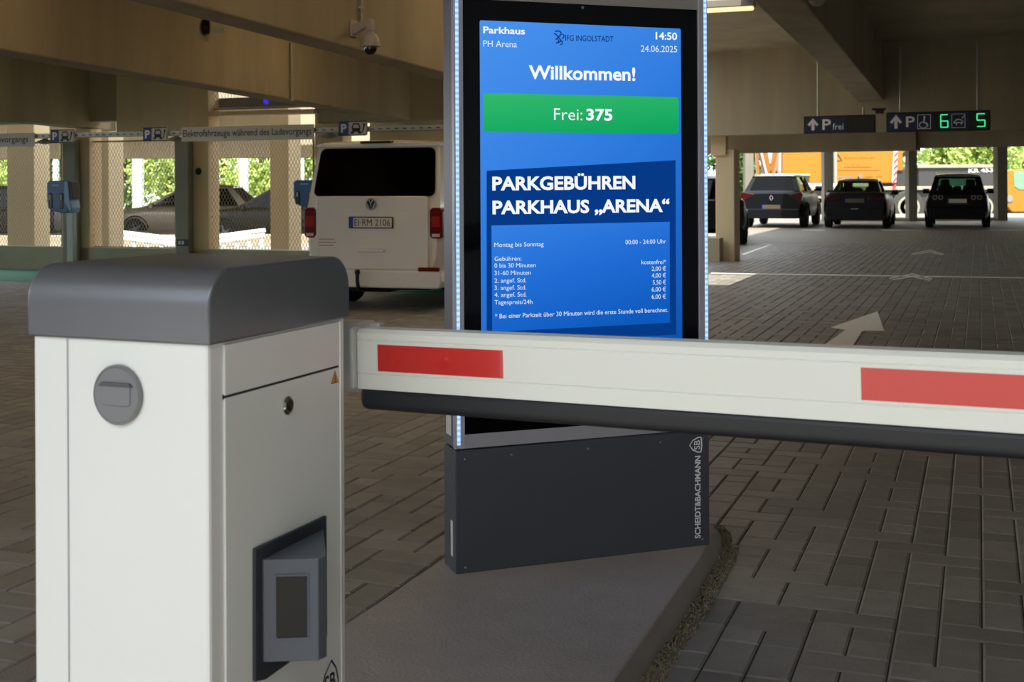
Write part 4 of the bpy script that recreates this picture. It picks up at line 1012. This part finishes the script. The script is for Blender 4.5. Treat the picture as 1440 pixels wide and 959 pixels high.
# mesh fence: crossed wires in frames
MESHM = mat('mesh_wire', 'a3967c', .6)
def mesh_panel(x0, x1, y0, y1, lab, yoff=.09, pitch=.056, wire=.0065):
    a, z0 = WL.hit_y(x0, y1, yoff); b, z1 = WL.hit_y(x1, y0, yoff)
    w, h = b-a, z1-z0
    th = thing('mesh_fence', lab, 'fence', WL.o + WL.x*a + WL.y*yoff + Vector((0, 0, z0)), WL.ang, 'mesh panels along the charging bays')
    mb = MB(); k = .55
    for sgn, yy in ((1, 0), (-1, .004)):
        n = int((w + h*k)/pitch)
        for i in range(n+1):
            s0 = -h*k + i*pitch
            # wire x = s0 + k*z (or mirrored)
            zA = max(0, -s0/k); zB = min(h, (w-s0)/k)
            if zB - zA < .03: continue
            xa, xb = s0 + k*zA, s0 + k*zB
            if sgn < 0: xa, xb = w-xa, w-xb
            mb.add([(xa-wire/2, yy, zA), (xa+wire/2, yy, zA), (xb+wire/2, yy, zB), (xb-wire/2, yy, zB), (xa, yy+wire, zA), (xb, yy+wire, zB)], [(0,1,2,3), (1,4,5,2), (4,0,3,5)])
    mb.build('wire_mesh', MESHM, th, fix=False)
    MB().box(0, w, -.012, .012, -.012, .012).box(0, w, -.012, .012, h-.012, h+.012).box(-.012, .012, -.012, .012, 0, h).box(w-.012, w+.012, -.012, .012, 0, h).build('frame', MESHM, th)
mesh_panel(-60, 87, 200, 345, 'wire mesh panel left of the blue wall charger')
mesh_panel(127, 247, 197, 347, 'wire mesh panel before the silver car')
mesh_panel(293, 441, 192, 351, 'wire mesh panel left of the white van')
mesh_panel(294, 440, 122, 154, 'small upper wire mesh panel below the warm beam', .16)
# sunlit white ramp railings in the yard behind the mesh
RAILW = mat('white_rail', 'f2f0e8', .5)
def ramp_rail(p0, p1, lab, Y, n, drop0, drop1):
    a = at(*p0, Y); b = at(*p1, Y)
    th = thing('ramp_railing', lab, 'railing', (a.x, a.y, 0)); o = Vector((a.x, a.y, 0))
    a -= o; b -= o; dz = Vector((0, 0, 1))
    for k, s in ((0, 'top_rail'), (1, 'lower_rail')):
        MB().bar(a - dz*(.105*k), b - dz*(.105*k), .12, .085).build(s, RAILW, th, bevel=.01)
    for i in range(n):
        f = (i+.4)/n; p = a.lerp(b, f) - dz*.11; q = p - dz*(drop0 + (drop1-drop0)*f) + Vector((.06, 0, 0))
        MB().bar(p, q, .07, .05).build('baluster', RAILW, th)
ramp_rail((122, 321), (256, 337), 'sunlit white ramp railing left of the slim grey post', 27, 7, .40, .12)
ramp_rail((373, 323.5), (286, 335), 'sunlit white ramp railing right of the warm pale column', 27, 5, .35, .16)
# round holes in the pale columns
for px, py, y, r, lab in ((279, 241, -.004, .055, 'dark round hole in the warm pale column beside the slim grey post'),):
    x, z = WL.hit_y(px, py, y)
    o = MB().lathe([(r, -.003), (r, .004), (.002, .004)], 20, (0,0,0), 'y').build('round_hole', mat('hole_dark', '3a2a1a', .9)); o.location = WL.o + WL.x*x + WL.y*y + Vector((0, 0, z)); o.rotation_euler.z = WL.ang
    tag(o, lab, 'hole')

# ================================================================== BEAM FITTINGS: DOME CAMERA, CONDUITS, LIGHTS
def on_beam_side(px, py, u):             # point of a beam's side plane (u = const)
    a, b = ray(px, py); Y = u/(RV.x*a + RV.y); return Vector((a*Y, Y, H + b*Y))
def conduit(px, py0, py1, u, lab, r=.014, off=.02, clips=1):
    p = on_beam_side(px, py0, u+off); q = on_beam_side(px, py1, u+off); q = Vector((p.x, p.y, q.z))
    th = thing('conduit', lab, 'pipe', (q.x, q.y, q.z)); L_ = p.z - q.z
    MB().tube([(0, 0, 0), (0, 0, L_)], r, 10).build('pipe', GALV, th, smooth=50)
    for k in range(clips): MB().box(-.022, .022, -.022, .022, L_*(.35+.4*k), L_*(.35+.4*k)+.02).build('clip', GALV, th)
    return th
conduit(508, -20, 30, ub1, 'thin conduit dropping to the dome camera')
cp = on_beam_side(496, 46, ub1); cs = 10.2/10.2
th = thing('dome_camera', 'white dome camera on a wall bracket on the concrete beam', 'camera', cp, -A_ANG)
sc = cp.y/1750                             # metres per pixel at the camera
px_ = lambda dx, dz: (dx*sc, -dz*sc)
MB().box(.001, 3*sc, -.055, .055, px_(0, 6)[1], px_(0, -17)[1]).build('wall_plate', mat('camera_white', 'b9b2ab', .4), th, bevel=.006)
CW = MATS['camera_white']
MB().prism([px_(0, -10), px_(0, 2), px_(4, 3), px_(23, -7), px_(23, -1), px_(32, -1), px_(32, -17), px_(29, -18.5), px_(23, -17)], -.035, .035, 'y').build('bracket_arm', CW, th, bevel=.012, seg=3)
x, _ = px_(27.5, 0)
dm = MB().lathe([(4.5*sc, 1.5*sc), (5*sc, -1*sc), (9*sc, -3.5*sc), (12*sc, -9*sc), (13*sc, -18*sc), (14*sc, -19*sc), (14*sc, -20.5*sc), (9*sc, -21.5*sc)], 28, (x, 0, 0)).build('dome_housing', CW, th, smooth=35)
MB().lathe([(9.5*sc, -21*sc), (9.3*sc, -25*sc), (8*sc, -29*sc), (5*sc, -31.8*sc), (.001, -32.6*sc)], 24, (x, 0, 0)).build('dome_glass', mat('dome_black', '0b0b0c', .05, spec=.8), dm, smooth=60)
conduit(410, 60, 142, ub2, 'grey conduit on the warm brown beam above the long text sign', .018, .03, 2)
conduit(588, 106, 170, ub2, 'conduit at the right end of the warm brown beam', .018, .03, 1)
conduit(162, 102, 184, ub3, 'pale conduit at the end of the third beam', .022, .04, 1)
# small floodlight under the near beam
p = on_beam_side(296, 38, ub2 + .05)
th = thing('small_floodlight', 'small dark fitting on the warm brown beam', 'lamp', p, R(10))
MB().lathe([(.03, .0), (.075, -.01), (.085, -.07), (.03, -.10)], 16, (0,0,0), 'x').build('housing', BLACK, th, smooth=40)
MB().box(.02, .14, -.02, .02, -.06, .0).build('bracket', GALV, th)
# blue signal lamp by the upper mesh
x, z = WL.hit_y(374, 143, .05)
th = thing('signal_lamp', 'tiny blue glowing lamp before the upper mesh opening', 'lamp', WL.o + WL.x*x + WL.y*.05 + Vector((0, 0, z)), WL.ang)
MB().lathe([(.012, .04), (.035, .02), (.035, -.02), (.012, -.04)], 14).build('lens', emit('blue_lamp', '4030e0', 1.0), th, smooth=50)
MB().tube([(0, 0, .03), (0, 0, .16)], .008, 6).build('stem', GALV, th)
# linear lights under the slab
LAMPM = emit('lamp_diffuser', 'ffd9a0', 1.6)
def linear_light(u, v, ln, lab, power, along='u'):
    x, y = uv2xy(u, v); z = ZS - SL*v
    th = thing('linear_light', lab, 'lamp', (x, y, z-.025), -A_ANG if along == 'u' else pi/2 - A_ANG, 'linear lights under the slab')
    MB().box(-ln/2, ln/2, -.07, .07, -.10, 0).build('housing', mat('lamp_housing', '6a6258', .5), th, bevel=.01)
    MB().box(-ln/2+.02, ln/2-.02, -.045, .045, -.15, -.098).build('diffuser', LAMPM, th, bevel=.02)
    l = bpy.data.lights.new('lamp', 'AREA'); l.shape = 'RECTANGLE'; l.size = ln; l.size_y = .12; l.energy = power; l.color = (1, .72, .38)
    o = bpy.data.objects.new('lamp_light', l); COL.objects.link(o); o.parent = th; o.location = (0, 0, -.16)
a, b = ray(1062, 8); vv = AV.x*a + AV.y; Y = (ZS - .12 - H)/(b + SL*vv); lu, lv = xy2uv(a*Y, Y)
linear_light(lu - .75, lv, 1.5, 'warm linear light under the slab beside the kiosk', 6)
for u, v, lab in ((-6.3, 7.5, 'warm linear light between the two near beams'), (-6.3, 12.0, 'warm linear light deep between the two near beams'), (-10.6, 12, 'unseen warm fill light added beyond the second beam'), (-3.2, 7.5, 'unseen warm fill light added over the kiosk'), (-3.7, 10.8, 'unseen warm fill light added behind the kiosk for the van')):  # fill lights over kiosk, lane and third beam added to brighten beams, van
    linear_light(u, v, 1.5, lab, 13, 'v')
# smoke detector under the right beam
p = Vector((*uv2xy(ubr0 + (ubr1-ubr0)*.9, 0), 0)); a, b = ray(1149, 2)
u_, v_ = bottom_hit(1149, -2, ZBR); x, y = uv2xy(u_, v_); z = ZBR - SL*v_
th = thing('smoke_detector', 'small white smoke detector under the right concrete beam', 'detector', (x, y, z))
MB().lathe([(.072, .0), (.072, -.02), (.06, -.03)], 24).build('base', PALEL, th, smooth=35)
MB().lathe([(.06, -.03), (.05, -.048), (.03, -.06), (.002, -.062)], 24).build('sensor', PALEL, th, smooth=35)

# ================================================================== HANGING DISPLAY SIGNS
SG = Frame(at(1130, 175, 18.6), atan2(-2.0, 4.4))
NAVY = mat('display_navy', '12264e', .4)
DIG = emit('led_green', '38f09a', 1.15); DIGOFF = mat('led_off', '3c3a28', .6)
def seven(mb, d, x, z, w, h, place, s):
    seg = {'a': ((0,1),(1,1)), 'b': ((1,1),(1,.5)), 'c': ((1,.5),(1,0)), 'd': ((0,0),(1,0)), 'e': ((0,.5),(0,0)), 'f': ((0,1),(0,.5)), 'g': ((0,.5),(1,.5))}
    for k in {'6': 'acdefg', '5': 'acdfg', '8': 'abcdefg'}[d]:
        (x0, z0), (x1, z1) = seg[k]
        ribbon(mb, [(x+x0*w, z+z0*h), (x+x1*w, z+z1*h)], s, place)
def display(x0, x1, yt0, yt1, yb0, lab, rods, kind):
    a, za = SG.hit_y(x0, yt0); b, zb_ = SG.hit_y(x1, yt1); bot = SG.hit_y(x0, yb0)[1]
    zt = (za+zb_)/2; h = za - bot; w = b-a
    th = thing('display_sign', lab, 'sign', SG.o + SG.x*a + Vector((0, 0, zt-h)), SG.ang)
    ca = MB().box(0, w, 0, .14, 0, h).build('casing', BLACK, th, bevel=.01)
    fr = .018
    pl = lambda k: (lambda p, q: (p, -.002-.001*k, q))
    fx = lambda px: SG.hit_y(px, 175)[0] - a
    def field(p0, p1, m, name):
        MB().box(p0, p1, -.002, .002, fr, h-fr).build(name, m, ca)
    if kind == 1:
        field(fr, fx(1190), NAVY, 'blue_field')
        gx, fz = (1136, 1150.5), h
        letter('lettering', 'P', (fx(1156.5), h*.2), (fx(1168.5), h*.2), h*.60, WPRINT, ca, pl(1), .015)
        letter('lettering', 'frei', (fx(1171), h*.2), (fx(1186), h*.2), h*.34, WPRINT, ca, pl(1), .0)
        mb = MB()
        for i in range(4):
            for j in range(3): seven(mb, '8', fx(1194+i*8), h*.2, .05, h*.6, pl(0), .006) if j == 0 else None
        mb.build('dark_digits', DIGOFF, ca, fix=False)
    else:
        field(fr, fx(1313), NAVY, 'blue_field'); field(fx(1335), fx(1362), NAVY, 'blue_field')
        gx = (1252, 1268)
        letter('lettering', 'P', (fx(1274), h*.24), (fx(1286.5), h*.24), h*.54, WPRINT, ca, pl(1), .015)
        for c0, c1, z0, z1 in ((1290.5, 1308.5, .14, .84), (1338.5, 1357, .16, .84)):
            mb = MB(); ribbon(mb, [(fx(c0), h*z0), (fx(c1), h*z0), (fx(c1), h*z1), (fx(c0), h*z1), (fx(c0), h*z0), (fx(c1), h*z0)], .011, pl(1)); mb.build('pictogram_frame', WPRINT, ca, fix=False)
        mb = MB(); q = lambda x, z: (fx(x), h*z)
        ribbon(mb, [q(1300, .70), q(1299, .45), q(1303, .42), q(1305, .26)], .02, pl(1)); ribbon(mb, [(fx(1298.5) + .055*cos(R(k)), h*.33 + .045*sin(R(k))) for k in range(100, 371, 30)], .012, pl(1)); ribbon(mb, [q(1299.6, .70), q(1300.6, .77)], .03, pl(1))
        ribbon(mb, [q(1341, .40), q(1343, .50), q(1347, .58), q(1352, .54), q(1355, .42), q(1341, .40)], .014, pl(1)); ribbon(mb, [q(1344, .34), q(1346, .34)], .03, pl(1)); ribbon(mb, [q(1351, .36), q(1353, .36)], .03, pl(1)); ribbon(mb, [q(1353, .62), q(1355.5, .74)], .014, pl(1))
        mb.build('pictogram', WPRINT, ca, fix=False)
        for dg_, p0, p1 in (('6', 1323, 1333), ('5', 1374, 1385)):
            mb = MB(); seven(mb, dg_, fx(p0), h*.19, fx(p1)-fx(p0), h*.63, pl(1), .0135); mb.build('green_digit', DIG, ca, fix=False)['label'] = 'glowing green ' + dg_
    mb = MB(); c = (fx(gx[0])+fx(gx[1]))/2; ww = (fx(gx[1])-fx(gx[0]))/2
    ribbon(mb, [(c, h*.18), (c, h*.72)], .045, pl(1)); ribbon(mb, [(c-ww*.85, h*.46), (c, h*.80), (c+ww*.85, h*.46)], .042, pl(1))
    mb.build('arrow', WPRINT, ca, fix=False)
    for x, y in rods:
        q = SG.hit_y(x, y); MB().tube([(q[0]-a, .07, h-.01), (q[0]-a, .07, q[1]-(zt-h))], .018, 10).build('hanger_rod', GALV, th, smooth=50)
    return th
display(1130, 1230, 163.5, 161, 188, 'dark blue hanging display with an arrow and free spaces, left of the pair', ((1149, 84), (1213, 150)), 1)
display(1246, 1392, 158.5, 154.5, 186, 'dark blue hanging display with green digits, right of the pair', ((1265, 66), (1374, 58)), 2)
# dark coupling box between the two displays
x, z = SG.hit_y(1226, 157); x1, _ = SG.hit_y(1244.5, 157)
o = MB().box(0, x1-x, -.02, .12, .02, .05).box(.05, x1-x-.03, .0, .10, -.03, .02).build('junction_box', BLACK, bevel=.006); o.location = SG.o + SG.x*x + Vector((0, 0, z)); o.rotation_euler.z = SG.ang
tag(o, 'flat dark junction box between the two hanging displays', 'box')

# ================================================================== TREES
def leaf_mat(name, c):
    m = mat(name, c, .6, island=.45, noise=.3, nscale=.5); nt = m.node_tree; b = nt.nodes['Principled BSDF']
    o = [n for n in nt.nodes if n.type == 'OUTPUT_MATERIAL'][0]; tr = nt.nodes.new('ShaderNodeBsdfTranslucent'); mx = nt.nodes.new('ShaderNodeMixShader')
    tr.inputs[0].default_value = lin(c); mx.inputs[0].default_value = .35
    nt.links.new(b.outputs[0], mx.inputs[1]); nt.links.new(tr.outputs[0], mx.inputs[2]); nt.links.new(mx.outputs[0], o.inputs[0]); return m
LEAF1 = leaf_mat('bright_leaves', 'b9cc74'); LEAF2 = leaf_mat('dark_leaves', '5f7c3e')
def tree(x, y, rx, z0, z1, n, m, lab, s=.16):
    th = thing('leafy_tree', lab, 'tree', (x, y, -.3), 0, 'trees around the car park')
    rnd = random.Random(int(x*13+y)); mb = MB(); c = Vector((0, 0, (z0+z1)/2+.3)); hz = (z1-z0)/2
    cl = []
    for k in range(26):
        d = Vector((rnd.gauss(0,1), rnd.gauss(0,1), rnd.gauss(0,1))).normalized()*rnd.uniform(.5, .95)
        cl.append((c + Vector((d.x*rx, d.y*rx*.7, d.z*hz)), rnd.uniform(.28, .5)))
    for k in range(n):
        cc, r = cl[k % len(cl)]; d = Vector((rnd.gauss(0,1), rnd.gauss(0,1), rnd.gauss(0,1))).normalized()*rnd.uniform(.6, 1)
        p = cc + Vector((d.x*rx*r, d.y*rx*r, d.z*hz*r))
        u = Vector((rnd.gauss(0,1), rnd.gauss(0,1), rnd.gauss(0,1))).normalized(); v = u.orthogonal().normalized(); ss = s*rnd.uniform(.6, 1.3)
        mb.add([p-u*ss, p+v*ss*.5, p+u*ss, p-v*ss*.5], [(0,1,2,3)])
    mb.build('foliage', m, th, fix=False)
    tr = MB().tube([(0,0,0), (.1,0,z0*.6+.3), (0,.1,c.z)], [.22, .18, .06], 10)
    for k in range(5): tr.tube([(0, .05, c.z*.55), cl[k][0]], [.09, .02], 6)
    tr.build('trunk', BARK, th, smooth=50)
def TX(px, Y): return ray(px, HY)[0]*Y
for px, Y, rx, z0, z1, m, lab in ((1262, 66, 3.2, .8, 7, LEAF1, 'bright leafy tree behind the striped post of the crane'), (1330, 68, 3.4, .6, 8, LEAF1, 'bright leafy tree above the people carrier'),
        (1392, 66, 3.0, .8, 7.5, LEAF1, 'bright leafy tree left of the rightmost far column'), (1450, 67, 3.4, .2, 8, LEAF1, 'bright leafy tree behind the driver cab of the crane'), (1040, 64, 3, .0, 6, LEAF2, 'leafy tree left of the leftmost far column')):
    k_ = round((px-1262)/62) % 2; tree(TX(px, 66 + k_*6), 66 + k_*6, 1.75, z0, z1, 5200, m, lab, .17)
for px, Y, rx, z0, z1, m, lab in ((-10, 62, 3.4, .2, 6, LEAF1, 'leafy tree at the left edge behind the second deck'), (100, 63, 3.2, .2, 6, LEAF2, 'dark leafy tree behind the blue wall charger'), (178, 64, 2.8, .0, 6, LEAF2, 'dark leafy tree behind the silver car'),
        (235, 62, 2.6, .2, 6, LEAF1, 'bright leafy tree between silver car and slim grey post'), (315, 62, 2.8, .2, 6, LEAF1, 'bright leafy tree above the dark brown car'), (372, 64, 2.6, .2, 6, LEAF1, 'bright leafy tree between the last two white columns'), (430, 63, 2.6, .2, 6, LEAF1, 'bright leafy tree left of the white van window')):
    k_ = round(px/60); tree(TX(px, Y + (k_ % 2)*4), Y + (k_ % 2)*4, 1.75, z0, z1, 4000, m, lab, .15)
